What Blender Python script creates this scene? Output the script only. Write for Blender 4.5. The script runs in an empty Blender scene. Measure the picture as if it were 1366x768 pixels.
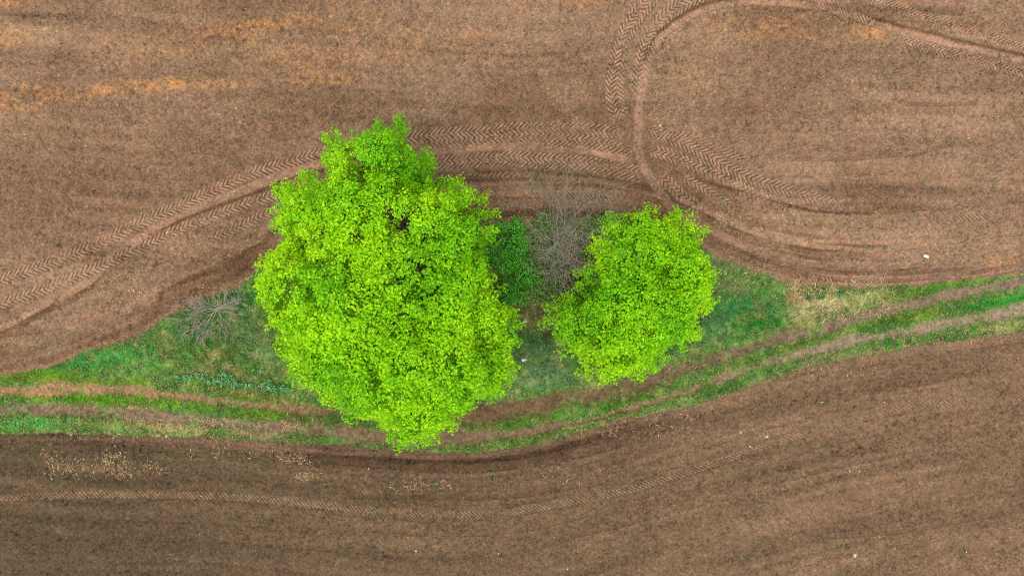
import bpy, math, random
import numpy as np
from math import radians, sin, cos, pi

rng = np.random.default_rng(7)
random.seed(7)
scene = bpy.context.scene
COL = scene.collection
S = 50.0 / 1366.0            # metres per photo pixel on the ground
CAM_H = 33.4
E = 1.12                     # daylight level the colours were measured under

def W(x, y):                 # photo position on the ground -> metres
    return (x - 683.0) * S, (384.0 - y) * S

def lin(c):
    c = np.asarray(c, float) / 255.0
    return np.where(c <= 0.04045, c / 12.92, ((c + 0.055) / 1.055) ** 2.4)

def A(r, g, b, e=E):         # seen colour -> albedo
    return np.clip(lin((r, g, b)) / e, 0.004, 0.85)

def sstep(a, b, x):
    t = np.clip((x - a) / (b - a), 0, 1)
    return t * t * (3 - 2 * t)

# ---------------------------------------------------------------- numpy noise
_LAT = {}
def vnoise(x, y, seed):
    if seed not in _LAT:
        _LAT[seed] = np.random.default_rng(1000 + seed).random((256, 256)).astype(np.float32) * 2 - 1
    L = _LAT[seed]
    xi = np.floor(x).astype(np.int32); yi = np.floor(y).astype(np.int32)
    fx = (x - xi).astype(np.float32); fy = (y - yi).astype(np.float32)
    fx = fx * fx * (3 - 2 * fx); fy = fy * fy * (3 - 2 * fy)
    x0 = xi & 255; x1 = (xi + 1) & 255; y0 = yi & 255; y1 = (yi + 1) & 255
    a = L[y0, x0]; b = L[y0, x1]; c = L[y1, x0]; d = L[y1, x1]
    return (a + (b - a) * fx) * (1 - fy) + (c + (d - c) * fx) * fy

def fbm(x, y, wl, octs, seed, gain=0.5):
    o = 0; amp = 1; tot = 0
    ca, sa = cos(0.6), sin(0.6)
    for i in range(octs):
        o = o + amp * vnoise(x / wl + 17.3 * i, y / wl - 9.1 * i, seed + i)
        tot += amp; amp *= gain; wl *= 0.5
        x, y = ca * x - sa * y, sa * x + ca * y
    return o / tot

# ---------------------------------------------------------------- curves
def spline(pts, step=0.12):
    P = np.array([W(*p) for p in pts])
    P = np.vstack([2 * P[0] - P[1], P, 2 * P[-1] - P[-2]])
    out = []
    for i in range(1, len(P) - 2):
        p0, p1, p2, p3 = P[i - 1:i + 3]
        n = max(2, int(np.linalg.norm(p2 - p1) / step))
        for k in range(n):
            t = k / n
            out.append(0.5 * ((2 * p1) + (-p0 + p2) * t + (2 * p0 - 5 * p1 + 4 * p2 - p3) * t * t + (-p0 + 3 * p1 - 3 * p2 + p3) * t ** 3))
    out.append(P[-2])
    return np.array(out)

DX = 0.032
XS = np.arange(-30.0, 30.0 + 1e-6, DX); YS = np.arange(-18.6, 18.6 + 1e-6, DX)
NX, NY = len(XS), len(YS)
GX, GY = np.meshgrid(XS, YS)
PX = GX / S + 683.0; PY = 384.0 - GY / S

def field_to(poly, r):
    D = np.full((NY, NX), 1e9, np.float32); Sg = np.zeros((NY, NX), np.float32); T = np.zeros((NY, NX), np.float32)
    s = 0.0
    for a, b in zip(poly[:-1], poly[1:]):
        L = float(np.hypot(*(b - a)))
        if L < 1e-6: continue
        x0, x1 = min(a[0], b[0]) - r, max(a[0], b[0]) + r
        y0, y1 = min(a[1], b[1]) - r, max(a[1], b[1]) + r
        i0, i1 = np.searchsorted(XS, x0), np.searchsorted(XS, x1)
        j0, j1 = np.searchsorted(YS, y0), np.searchsorted(YS, y1)
        if i1 > i0 and j1 > j0:
            gx = GX[j0:j1, i0:i1] - a[0]; gy = GY[j0:j1, i0:i1] - a[1]
            ux, uy = (b - a) / L
            t = np.clip(gx * ux + gy * uy, 0, L)
            d = np.hypot(gx - t * ux, gy - t * uy)
            sg = ux * gy - uy * gx
            m = d < D[j0:j1, i0:i1]
            D[j0:j1, i0:i1][m] = d[m]; Sg[j0:j1, i0:i1][m] = np.sign(sg[m]); T[j0:j1, i0:i1][m] = (s + t)[m]
        s += L
    return D, D * Sg, T, s

# region boundaries, as curves y(x) in photo pixels
def curve(pts):
    P = np.array(pts, float)
    fx = np.linspace(P[0, 0], P[-1, 0], 1200)
    fy = np.interp(fx, P[:, 0], P[:, 1])
    k = np.ones(25) / 25
    fy = np.convolve(np.pad(fy, 12, mode='edge'), k, mode='valid')
    return lambda x: np.interp(x, fx, fy)

yU = curve([(-200, 560), (-80, 524), (0, 500), (68, 489), (135, 463), (186, 445), (230, 421), (305, 384), (342, 366), (400, 342), (500, 314), (600, 298),
            (656, 293), (721, 292), (800, 291), (870, 304), (933, 328), (974, 351), (1018, 367), (1068, 379), (1109, 383), (1194, 384), (1244, 379),
            (1295, 374), (1366, 365), (1480, 346), (1560, 330)])
yL = curve([(-200, 574), (0, 576), (118, 577), (203, 579), (305, 584), (460, 593), (518, 598), (619, 602), (687, 597), (755, 581), (822, 560), (910, 542),
            (1041, 502), (1109, 480), (1194, 465), (1244, 456), (1366, 440), (1560, 408)])
yR1 = curve([(-200, 530), (0, 523), (70, 519), (135, 517), (203, 523), (288, 535), (372, 543), (480, 552), (560, 556), (612, 555), (653, 549), (704, 542), (755, 533), (788, 527),
             (839, 515), (933, 485), (1024, 458), (1092, 440), (1177, 416), (1244, 399), (1312, 385), (1366, 375), (1560, 340)])
yR2 = curve([(-200, 550), (0, 547), (101, 545), (203, 555), (305, 564), (372, 569), (460, 577), (501, 583), (602, 584), (653, 580), (704, 575), (760, 566), (873, 536), (974, 500),
             (1075, 470), (1143, 453), (1194, 445), (1261, 433), (1312, 423), (1366, 412), (1560, 380)])

def slope(f, x):
    return np.cos(np.arctan((f(x + 6) - f(x - 6)) / 12))

jit = fbm(GX, GY, 0.9, 4, 3)
cU = slope(yU, PX)
dU = (PY - yU(PX)) * cU + jit * 5.0             # >0: south of the upper field edge (px)
dL = (PY - yL(PX)) * slope(yL, PX) + jit * 4.0  # >0: in the lower field
dR1 = (PY - yR1(PX)) * slope(yR1, PX) + jit * 3
dR2 = (PY - yR2(PX)) * slope(yR2, PX) + jit * 3
mU = sstep(2.0, -2.0, dU); mLo = sstep(-2.0, 2.0, dL); mV = np.clip(1 - mU - mLo, 0, 1)

# ---------------------------------------------------------------- soil relief
n_big = fbm(GX, GY, 4.5, 3, 20)
n_mid = fbm(GX, GY, 1.1, 3, 30)
n_clod = fbm(GX, GY, 0.34, 3, 40, 0.7)
n_fine = fbm(GX, GY, 0.13, 2, 50, 0.8)
n_grain = vnoise(GX / 0.045, GY / 0.045, 61)
# rows left by the harrow
vup = GY + 0.07 * GX * (GX < 0) + 0.35 * vnoise(GX / 6, GY / 6, 70)
row_up = fbm(GX * 0.10, vup, 0.55, 2, 72) * 0.6 + vnoise(GX * 0.05, vup / 1.5, 74) * 0.4
vlo = (PY - yL(PX)) * S * 0.8 + 0.25 * vnoise(GX / 5, GY / 5, 76)
row_lo = fbm(GX * 0.10, vlo, 0.55, 2, 78) * 0.6 + vnoise(GX * 0.05, vlo / 1.4, 80) * 0.4
rows = row_up * (1 - mLo) + row_lo * mLo
rough = 0.75 + 0.55 * sstep(-0.4, 0.6, fbm(GX, GY, 2.4, 2, 84) + rows * 0.7)
clods = np.maximum(n_clod, -0.2) * 0.052 + n_fine * 0.040 + n_grain * 0.010
soil_h = clods * rough + rows * 0.030 + n_mid * 0.02
H = soil_h.copy()

# single clods pressed into / lying on the soil
def stamp(Hm, n, rmin, rmax, mask, seed):
    r_ = np.random.default_rng(seed)
    xs = r_.uniform(XS[0] + 1, XS[-1] - 1, n); ys = r_.uniform(YS[0] + 1, YS[-1] - 1, n)
    rs = rmin + (rmax - rmin) * r_.random(n) ** 3; es = r_.uniform(0.7, 1.4, n); an = r_.uniform(0, pi, n); hs = r_.uniform(0.5, 1.0, n)
    for x, y, rr, e, a, hh in zip(xs, ys, rs, es, an, hs):
        i = int((x - XS[0]) / DX); j = int((y - YS[0]) / DX)
        if mask[j, i] < 0.5 or r_.random() > 0.3 + rough[j, i] * 0.5: continue
        k = int(rr * 1.5 / DX) + 2
        gx = GX[j - k:j + k + 1, i - k:i + k + 1] - x; gy = GY[j - k:j + k + 1, i - k:i + k + 1] - y
        u = (cos(a) * gx + sin(a) * gy) / (rr * e); v = (-sin(a) * gx + cos(a) * gy) * e / rr
        Hm[j - k:j + k + 1, i - k:i + k + 1] += rr * hh * 0.8 * np.sqrt(np.clip(1 - (u * u + v * v), 0, 1))
soilmask = np.maximum(mU, mLo)
stamp(H, 26000, 0.03, 0.11, soilmask, 5)

# ---------------------------------------------------------------- soil colours (albedo)
def mix(c, col, m):
    return c + (np.asarray(col, np.float32) - c) * m[..., None]
def blob(cx, cy, rx, ry, deg=0.0, soft=0.6, warp=1.0):
    a = radians(deg)
    dx = PX - cx; dy = PY - cy
    u = (cos(a) * dx + sin(a) * dy) / rx; v = (-sin(a) * dx + cos(a) * dy) / ry
    r = np.sqrt(u * u + v * v) + warp * 0.45 * BN
    return sstep(1.0, 1.0 - soft, r)
BN = fbm(GX, GY, 1.5, 4, 90, 0.6)
SPK = fbm(GX, GY, 0.20, 2, 95, 0.8)
ones = np.ones((NY, NX), np.float32)
cup = np.empty((NY, NX, 3), np.float32); cup[:] = A(135, 104, 82)
cup = mix(cup, A(116, 86, 64), sstep(-0.2, 0.5, n_big) * 0.8)
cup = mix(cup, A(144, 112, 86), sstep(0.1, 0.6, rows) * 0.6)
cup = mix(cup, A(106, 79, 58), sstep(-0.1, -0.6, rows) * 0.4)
cup = mix(cup, A(112, 82, 60), blob(150, 240, 420, 130, -8, 0.9) * 0.6)
OR = A(172, 120, 74)
for (x, y, rx, ry, d, w) in [(40, 132, 110, 20, -4, .95), (170, 118, 120, 15, -6, .9), (290, 112, 110, 12, -3, .65), (420, 108, 80, 9, -2, .7), (15, 52, 34, 20, -8, .8),
                             (8, 6, 26, 10, 0, .8), (340, 36, 90, 15, -7, .65), (390, 78, 110, 30, -4, .45), (240, 55, 160, 30, -8, .35), (520, 66, 80, 32, 0, .4), (455, 103, 60, 9, 0, .55),
                             (700, 12, 50, 10, -3, .6), (780, 3, 60, 9, 0, .9), (470, 30, 120, 30, 0, .35), (1010, 40, 110, 26, 4, .45), (1165, 46, 42, 14, 10, .85), (1300, 40, 80, 18, 12, .4),
                             (1345, 348, 50, 10, -5, .55), (930, 100, 60, 60, 0, .3), (620, 60, 120, 40, 0, .25)]:
    cup = mix(cup, OR, blob(x, y, rx, ry, d, 0.7, 1.3) * w * 0.75 * np.clip(0.62 + 1.3 * SPK + 0.5 * BN, 0, 1))
cup = mix(cup, A(98, 70, 52), blob(420, 250, 260, 40, -20, 0.9) * 0.35)

clo = np.empty((NY, NX, 3), np.float32)
t = np.clip((PX - 150) / 1100, 0, 1)[..., None]
clo[:] = A(87, 69, 51) * (1 - t) + A(121, 93, 71) * t
clo = mix(clo, A(80, 63, 45), sstep(-0.1, 0.6, n_big) * 0.28)
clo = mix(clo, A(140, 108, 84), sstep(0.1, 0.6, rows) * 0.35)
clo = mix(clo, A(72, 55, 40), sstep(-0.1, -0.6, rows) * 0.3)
band = np.exp(-((dL - 14) / 11.0) ** 2) * sstep(330, 480, PX) * sstep(1000, 700, PX)
clo = mix(clo, A(62, 42, 28), band * 0.85)
clo = mix(clo, A(78, 72, 44), blob(30, 600, 90, 16, 0, .8) * 0.5)
clo = mix(clo, A(84, 76, 48), blob(250, 612, 200, 14, 2, .8) * 0.35)

# ---------------------------------------------------------------- grass strip colours
cv = np.empty((NY, NX, 3), np.float32); cv[:] = A(88, 126, 54)
zones = [
    (120, 480, 150, 22, -14, (58, 128, 52), .9), (250, 445, 90, 34, -24, (66, 128, 58), .85), (318, 392, 40, 24, -20, (34, 112, 44), .95), (180, 470, 60, 18, -18, (54, 138, 56), .7),
    (330, 450, 50, 40, 0, (92, 116, 68), .8), (350, 475, 40, 25, 0, (100, 118, 78), .6), (285, 470, 34, 14, 0, (142, 120, 72), .7), (320, 495, 50, 10, 8, (128, 122, 62), .6), (385, 498, 24, 12, 0, (134, 96, 68), .7),
    (240, 497, 40, 8, 0, (140, 114, 66), .5), (60, 500, 110, 8, -3, (98, 138, 34), .8), (120, 508, 220, 8, 2, (104, 134, 30), .8), (345, 530, 90, 12, 10, (124, 120, 46), .7),
    (150, 533, 220, 10, 3, (92, 146, 12), 1.0), (70, 530, 60, 7, 0, (88, 146, 14), .9), (340, 552, 80, 9, 8, (96, 142, 16), .9), (430, 562, 60, 14, 8, (84, 92, 34), .8), (500, 570, 30, 8, 5, (66, 110, 26), .8),
    (30, 564, 90, 10, 0, (84, 158, 66), .95), (150, 566, 90, 9, 2, (130, 150, 74), .8), (250, 571, 80, 8, 4, (150, 138, 84), .7), (350, 578, 60, 7, 6, (124, 98, 72), .8),
    (720, 470, 80, 55, -5, (76, 112, 66), .9), (700, 505, 60, 18, -8, (96, 132, 84), .7), (745, 480, 30, 24, 0, (104, 120, 72), .5), (700, 450, 30, 20, 0, (54, 104, 48), .6),
    (720, 535, 90, 9, -10, (84, 88, 46), .8), (650, 560, 60, 8, -8, (86, 92, 40), .6), (720, 556, 110, 10, -12, (72, 122, 24), .9), (840, 535, 80, 11, -18, (76, 128, 26), .9), (760, 568, 120, 9, -12, (104, 116, 48), .8), (690, 588, 50, 6, -6, (110, 142, 52), .8),
    (560, 575, 60, 14, 0, (90, 80, 50), .7), (890, 530, 60, 8, -18, (124, 116, 60), .6), (960, 500, 70, 10, -18, (94, 124, 40), .8), (930, 518, 60, 7, -20, (80, 138, 38), .8),
    (1000, 402, 75, 42, 10, (46, 116, 56), .95), (960, 430, 50, 30, 0, (50, 104, 60), .8), (965, 360, 30, 22, 30, (120, 128, 88), .7), (990, 385, 30, 18, 0, (140, 132, 84), .55), (1010, 410, 18, 12, 0, (150, 130, 88), .5), (980, 415, 20, 15, 0, (34, 104, 56), .8),
    (1008, 430, 56, 18, -18, (16, 110, 24), 1.08), (1045, 422, 26, 10, -20, (24, 118, 24), .9), (950, 455, 50, 14, -15, (66, 104, 56), .8), (930, 475, 70, 9, -18, (110, 116, 56), .7), (1030, 448, 70, 7, -18, (128, 124, 66), .6),
    (1105, 403, 66, 24, -8, (178, 170, 118), .95), (1010, 360, 50, 12, 22, (140, 142, 90), .6), (850, 520, 90, 16, -16, (100, 82, 54), .55), (720, 548, 110, 14, -10, (100, 78, 54), .5), (1060, 398, 20, 14, 0, (150, 104, 72), .7), (1050, 375, 30, 7, 12, (84, 136, 64), .7), (1165, 396, 62, 16, -6, (166, 166, 106), .85), (1100, 425, 60, 9, -16, (116, 130, 50), .7), (1200, 393, 60, 10, -8, (112, 136, 44), .8),
    (1085, 395, 14, 8, 0, (70, 136, 66), .6), (1120, 392, 16, 8, 0, (76, 140, 70), .6), (1230, 384, 40, 6, -8, (112, 158, 52), .8), (1310, 371, 80, 6, -9, (104, 158, 30), .9), (1400, 358, 80, 6, -10, (104, 158, 30), .9),
    (1200, 422, 110, 11, -14, (94, 130, 34), .9), (1080, 455, 70, 9, -18, (92, 124, 34), .85), (1010, 478, 60, 8, -18, (88, 116, 34), .8), (1330, 403, 70, 8, -11, (34, 132, 34), .95), (1420, 388, 60, 8, -11, (40, 132, 34), .9), (1230, 425, 30, 6, -14, (110, 140, 40), .6),
    (1100, 475, 60, 7, -16, (124, 124, 76), .7), (1240, 448, 50, 6, -10, (120, 158, 78), .7), (1330, 436, 60, 7, -8, (140, 136, 82), .8), (1180, 462, 40, 5, -10, (128, 140, 80), .7),
    (740, 368, 110, 80, 0, (86, 84, 48), .9), (700, 340, 50, 44, 0, (92, 66, 46), .7), (690, 300, 50, 10, 0, (132, 92, 70), .9), (790, 400, 40, 30, 0, (84, 66, 44), .7), (560, 430, 170, 110, 0, (84, 80, 44), .75), (850, 400, 90, 80, 0, (76, 88, 46), .6),
]
for (x, y, rx, ry, d, c, w) in zones:
    cv = mix(cv, A(*c), blob(x, y, rx * 1.1, ry * 1.1, d, 0.8, 1.7) * w * 0.92)
dry = sstep(0.15, 0.55, fbm(GX, GY, 0.8, 4, 110, 0.6))
cv = mix(cv, A(150, 138, 84), dry * 0.35)
lush = sstep(0.2, 0.6, fbm(GX, GY, 0.6, 4, 115, 0.6))
cv = mix(cv, A(70, 130, 36), lush * 0.3)
mott = fbm(GX, GY, 0.34, 3, 117, 0.7)
cv = mix(cv, A(170, 150, 102), sstep(0.18, 0.5, mott) * 0.30)
cv = mix(cv, A(38, 84, 36), sstep(-0.15, -0.5, mott) * 0.5)
cv_grass = cv.copy()
# wheel ruts of the field path
f1 = np.interp(PX, [0, 150, 330, 460, 640, 900, 1100, 1366], [6.5, 5.5, 5, 5.5, 10, 9, 7, 7.5])
f2 = np.interp(PX, [0, 150, 330, 460, 640, 760, 830, 960, 1100, 1366], [6.5, 7, 6.5, 9, 8, 2.5, 2.5, 5, 6.5, 7])
r1 = sstep(f1 * 1.75, f1 * 0.4, np.abs(dR1) + BN * 7 + SPK * 3.5); r2 = sstep(f2 * 1.75, f2 * 0.4, np.abs(dR2) + BN * 7 + SPK * 3.5)
tt = lambda xs, cols: np.stack([np.interp(PX, xs, [A(*c)[k] for c in cols]) for k in range(3)], -1)
k1 = tt([0, 150, 330, 480, 640, 800, 950, 1150, 1366], [(152, 114, 84), (152, 114, 84), (138, 108, 78), (104, 80, 60), (100, 74, 54), (104, 80, 60), (106, 84, 66), (122, 98, 82), (128, 102, 86)])
k2 = tt([0, 150, 330, 480, 640, 800, 950, 1150, 1366], [(122, 96, 80), (124, 98, 80), (122, 97, 79), (112, 88, 69), (114, 88, 70), (124, 98, 75), (132, 107, 83), (138, 116, 96), (142, 120, 100)])
gap1 = sstep(0.25, 0.6, fbm(GX, GY, 0.5, 3, 120)) * 0.6
cv = cv + (k1 - cv) * (r1 * (0.92 - gap1))[..., None]
cv = cv + (k2 - cv) * (r2 * (0.92 - gap1))[..., None]
edge = sstep(-7, -2, dL) * mV * sstep(380, 620, PX)
cv = mix(cv, A(128, 104, 80), edge * 0.6 * sstep(-0.3, 0.2, BN))
edgeU = sstep(7, 2, dU) * mV
cv = mix(cv, A(128, 98, 74), edgeU * 0.55 * sstep(-0.2, 0.3, BN) * sstep(1244, 1150, PX))
ruts = np.maximum(r1, r2)
verge_h = 0.03 + n_mid * 0.05 + n_clod * 0.022 + n_fine * 0.008
rut_h = -0.05 + n_clod * 0.008 + n_fine * 0.006 + n_mid * 0.012
verge_h = verge_h * (1 - ruts) + rut_h * ruts
H = H * (1 - mV) + verge_h * mV

# step and furrow along the field edges
def groove(D, c, w, amt):
    return amt * np.exp(-((D - c) / w) ** 2)
H += groove(dU, -14, 7, -0.10) * sstep(700, 300, PX) + groove(dU, -5, 3, 0.05)
H += groove(dU, -4, 4, -0.06) * sstep(560, 640, PX) * sstep(1000, 860, PX) + groove(dU, -22, 9, -0.07) * sstep(900, 960, PX)
H += groove(dL, 13, 8, -0.11) * (0.3 + 0.7 * sstep(300, 480, PX)) + groove(dL, 3, 4, 0.05)
cup = mix(cup, A(84, 58, 42), np.exp(-((dU + 14) / 8) ** 2) * 0.55 * sstep(-60, 120, PX) * sstep(1000, 300, np.abs(PX - 200)))
cup = mix(cup, A(70, 48, 34), np.exp(-((dU + 3.5) / 4) ** 2) * 0.55 * sstep(560, 640, PX) * sstep(960, 860, PX))
cup = mix(cup, A(92, 68, 48), np.exp(-((dU + 24) / 10) ** 2) * 0.6 * sstep(880, 960, PX) * sstep(1240, 1100, PX))
cup = mix(cup, A(140, 100, 78), np.exp(-((dU + 5) / 3.5) ** 2) * 0.5 * sstep(330, 250, PX))
cup = mix(cup, A(108, 104, 62), np.exp(-((dU + 26) / 12) ** 2) * 0.4 * sstep(280, 60, PX) * sstep(-0.1, 0.4, BN))

# ---------------------------------------------------------------- tyre tracks and ruts pressed into the soil
low = n_mid * 0.012 + n_fine * 0.004
csoil = cup * (1 - mLo[..., None]) + clo * mLo[..., None]
def rut(pts, wpx, depth, col, w=0.7, side=0.0, bank=0.03):
    """a smooth rut; side darkens the steep bank on one side"""
    global H, csoil
    wid = wpx * S
    D, sd, T, L = field_to(spline(pts), wid * 1.8)
    sd = sd + jit * 0.06
    m = sstep(wid * 0.72, wid * 0.38, np.abs(sd)) * sstep(0, 0.8, T + 0.05) * sstep(0, 0.8, L - T + 0.05) * (D < 1e8)
    m = m * (1 - mV)
    H = H * (1 - 0.8 * m) + (low - depth) * 0.8 * m
    b = np.exp(-((np.abs(sd) - wid * 0.75) / (wid * 0.2)) ** 2) * (D < 1e8)
    H = H + bank * b * (0.6 + n_clod)
    csoil = mix(csoil, A(*col), m * w * (0.75 + 0.5 * n_mid))
    if side:
        b2 = np.exp(-((sd * side - wid * 0.72) / (wid * 0.30)) ** 2) * (D < 1e8) * (1 - mV)
        csoil = mix(csoil, A(84, 58, 36), b2 * 0.75 * sstep(-0.7, 0.1, n_mid))

def tread(pts, wpx, rows_, period=7.0, flip=1, fade=(1.0, 1.0), amp=0.033, col=(164, 127, 102), w=0.8, patchy=0.45, seed=0, gcol=(84, 60, 44)):
    """herring-bone lug prints: rows_ slanted half rows side by side"""
    global H, csoil
    wid = wpx * S; per = period * 0.94 * S
    D, sd, T, L = field_to(spline(pts), wid * 0.8)
    ok = D < 1e8
    sd = sd + 0.03 * vnoise(GX / 0.7, GY / 0.7, 130 + seed)
    u = (sd / wid + 0.5) * rows_
    ri = np.floor(u); f = u - ri
    zig = np.where((ri % 2) == 0, f, 1 - f)
    ph = T / per + flip * zig * 1.15 * (wid / rows_) / per + 0.5 * (ri % 2) * 0 + 0.12 * vnoise(GX / 0.5, GY / 0.5, 140 + seed)
    wv = np.sin(2 * pi * ph)
    ridge = np.clip(wv * 2.0 + 0.85, -1, 1)                       # wide flat prints, narrow gaps
    ridge = ridge * sstep(0.02, 0.10, f) * sstep(0.02, 0.10, 1 - f) + (-0.2) * (1 - sstep(0.02, 0.10, f) * sstep(0.02, 0.10, 1 - f))
    m = sstep(wid * 0.53, wid * 0.47, np.abs(sd)) * sstep(0, fade[0], T + 0.01) * sstep(0, fade[1], L - T + 0.01) * ok * (1 - mV)
    str_ = 1 - patchy * sstep(0.0, 0.55, fbm(GX, GY, 1.1, 2, 150 + seed))
    m = m * str_ * (1 - 0.55 * sstep(0.15, 0.6, fbm(GX, GY, 0.28, 2, 152 + seed)))
    hh = low - 0.035 + amp * ridge
    H = H * (1 - m) + hh * m
    csoil = mix(csoil, A(*col), m * w * np.clip(0.55 + 0.45 * ridge, 0, 1))
    csoil = mix(csoil, A(*gcol), m * np.clip(-ridge, 0, 1) * 0.9)  # groove shade painted into the gaps between the lugs

PK = (152, 114, 92)
# west of the big tree and behind it
W1 = [(-60, 402), (0, 375), (85, 344), (135, 323), (169, 306), (217, 284), (288, 252), (338, 230), (433, 203), (541, 184), (619, 177), (721, 171), (788, 172), (838, 180)]
W3 = [(-60, 430), (0, 406), (68, 382), (108, 366), (162, 341), (237, 307), (305, 280), (366, 260), (470, 232), (575, 217), (653, 209), (721, 211), (788, 216), (862, 231)]
W4 = [(268, 324), (321, 301), (376, 277), (480, 250), (582, 241), (653, 236), (730, 238)]
rut([(-40, 460), (20, 430), (50, 412), (112, 380), (140, 352), (190, 317), (237, 288), (322, 255), (420, 222), (565, 204), (653, 196), (721, 196), (788, 202), (846, 216)], 11, 0.05, (160, 120, 96), .8, -1)
tread([(541, 193), (619, 188), (700, 183), (788, 187), (840, 200)], 13, 2, 7, 1, (1, 1), seed=11, w=.6, patchy=.5)
tread([(700, 189), (780, 194), (850, 207)], 10, 1, 7, -1, (1.5, .5), seed=12, w=.5, patchy=.5)
tread(W1, 17, 2, 7.2, 1, (.3, 1), seed=1)
tread(W3, 15, 2, 7.2, 1, (.3, .6), seed=2)
tread(W4, 13, 2, 7.0, 1, (1, 2.5), seed=3, w=.6, patchy=.5)
rut([(-40, 462), (0, 446), (68, 437), (152, 419), (237, 385), (300, 362)], 7, 0.02, (146, 108, 84), .6)
rut([(225, 398), (250, 386), (305, 362), (350, 335), (376, 316)], 16, 0.09, (100, 70, 50), .7, 1)
rut([(-40, 470), (0, 449), (40, 428), (85, 404), (150, 378)], 6, 0.04, (110, 80, 60), .6, 1)
rut([(560, 256), (640, 252), (720, 254), (800, 258), (880, 268)], 16, 0.05, PK, .7, 1)
rut([(560, 278), (640, 274), (720, 272), (800, 274), (870, 284)], 14, 0.05, (140, 104, 82), .7, -1)
rut([(640, 224), (700, 222), (780, 229), (850, 240), (930, 262)], 8, 0.05, (104, 76, 56), .7, -1)
rut([(560, 291), (640, 287), (721, 285), (780, 284)], 5, 0.06, (92, 66, 48), .6)
# turn at the top
tread([(905, -45), (866, 0), (843, 30), (828, 66), (820, 105), (820, 135), (828, 163)], 24, 3, 7.0, -1, (.2, .6), seed=4, w=.9, patchy=.15)
tread([(990, -28), (940, -8), (903, 10), (876, 36), (862, 66), (854, 102), (852, 134)], 22, 3, 7.0, -1, (.2, .8), seed=5, w=.9, patchy=.15)
rut([(868, 72), (880, 52), (906, 30), (940, 13), (974, 5), (1024, 2), (1075, 8), (1126, 18), (1194, 40), (1244, 52), (1312, 69), (1380, 84), (1460, 102)], 9, 0.05, (160, 122, 98), .75, 1)
rut([(868, 70), (859, 104), (853, 136), (851, 176), (854, 210), (868, 238), (887, 264), (905, 290)], 11, 0.045, (156, 118, 96), .85)
tread([(1050, -14), (1080, -3), (1112, 7), (1150, 24), (1185, 40)], 10, 1, 5.6, 1, (.2, 1), seed=6)
tread([(1180, 44), (1244, 66), (1312, 83), (1366, 98), (1470, 124)], 13, 2, 5.6, 1, (2, .2), seed=7)
tread([(1120, -22), (1167, 0), (1227, 21), (1278, 38), (1366, 65), (1470, 96)], 14, 2, 5.4, 1, (.2, .2), seed=8)
# fan to the right of the crossing
tread([(862, 172), (906, 189), (940, 204), (974, 224), (1008, 240), (1052, 254), (1096, 267), (1140, 276)], 16, 2, 7.0, 1, (.4, 1.2), seed=9, patchy=.3)
tread([(866, 198), (906, 212), (957, 232), (1001, 257), (1045, 276)], 18, 3, 7.0, 1, (.4, 1.2), seed=10, patchy=.35)
tread([(880, 232), (906, 258), (945, 287)], 17, 3, 7.0, 1, (.4, .8), seed=13, patchy=.3)
tread([(905, 232), (945, 255), (985, 284)], 12, 2, 7.0, 1, (.6, .8), seed=14, patchy=.45)
rut([(935, 235), (980, 247), (1030, 262), (1090, 276), (1160, 279)], 8, 0.03, PK, .5, -1)
rut([(915, 298), (940, 311), (1008, 338), (1075, 361), (1130, 372)], 12, 0.07, (112, 82, 60), .8, 1)
rut([(905, 290), (960, 316), (1030, 345), (1109, 366), (1194, 370), (1278, 368), (1366, 357), (1460, 340)], 6, 0.03, (158, 120, 98), .75)
rut([(1090, 330), (1180, 333), (1260, 322), (1330, 318)], 6, 0.03, PK, .4, 1)
rut([(1177, 274), (1240, 277), (1330, 272)], 6, 0.03, (104, 77, 58), .4)
rut([(1194, 138), (1250, 140), (1315, 137)], 5, 0.05, (94, 70, 52), .55)
rut([(1041, 211), (1110, 212), (1210, 205), (1280, 190)], 6, 0.05, (94, 70, 52), .5)
rut([(900, 152), (950, 153), (1020, 148)], 5, 0.04, (98, 72, 54), .5)
tread([(1262, 292), (1300, 290), (1340, 284)], 8, 1, 6.0, 1, (1, 1), seed=15, w=.5)
def along(f, off, xa, xb, n=14):
    return [(x, f(x) + off + 2.0 * math.sin(x * 0.011 + off)) for x in np.linspace(xa, xb, n)]
for off, xa, xb, wd, dp, cl_, ww, sd_ in [(-12, 940, 1460, 6, .03, (112, 82, 60), .75, 0), (-19, 930, 1300, 5, .04, (100, 72, 54), .75, 0), (-31, 905, 1230, 8, .03, (160, 122, 98), .75, -1), (-25, 900, 1200, 4, .03, (150, 114, 90), .6, 0), (-37, 900, 1130, 4, .05, (96, 70, 52), .7, 0), (-44, 930, 1180, 6, .04, (102, 74, 55), .7, 0), (-51, 900, 1120, 6, .03, (158, 120, 96), .65, -1), (-58, 930, 1400, 5, .03, (152, 115, 92), .5, 0), (-66, 930, 1110, 5, .04, (104, 76, 56), .6, 0),
        (-16, -60, 190, 5, .03, (150, 114, 90), .4, 0), (-28, -60, 260, 6, .04, (108, 80, 60), .45, 0), (-42, 60, 360, 5, .03, (148, 112, 88), .4, 0), (-55, 130, 350, 5, .03, (106, 78, 58), .4, 0),
        (-12, 560, 860, 5, .04, (104, 76, 58), .5, 0), (-40, 560, 900, 6, .04, (116, 84, 64), .5, 0), (-66, 560, 880, 5, .03, (112, 82, 62), .4, 0), (-47, 600, 900, 4, .03, (156, 118, 96), .45, 0)]:
    rut(along(yU, off, xa, xb), wd, dp, cl_, ww, sd_)
tread([(560, 224), (650, 219), (730, 221), (800, 227), (858, 242)], 9, 1, 7, -1, (1, .6), seed=21, w=.6, patchy=.5)
tread([(868, 182), (915, 180), (960, 198), (1010, 222)], 10, 1, 7, -1, (.5, 1), seed=22, w=.6, patchy=.5)
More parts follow.
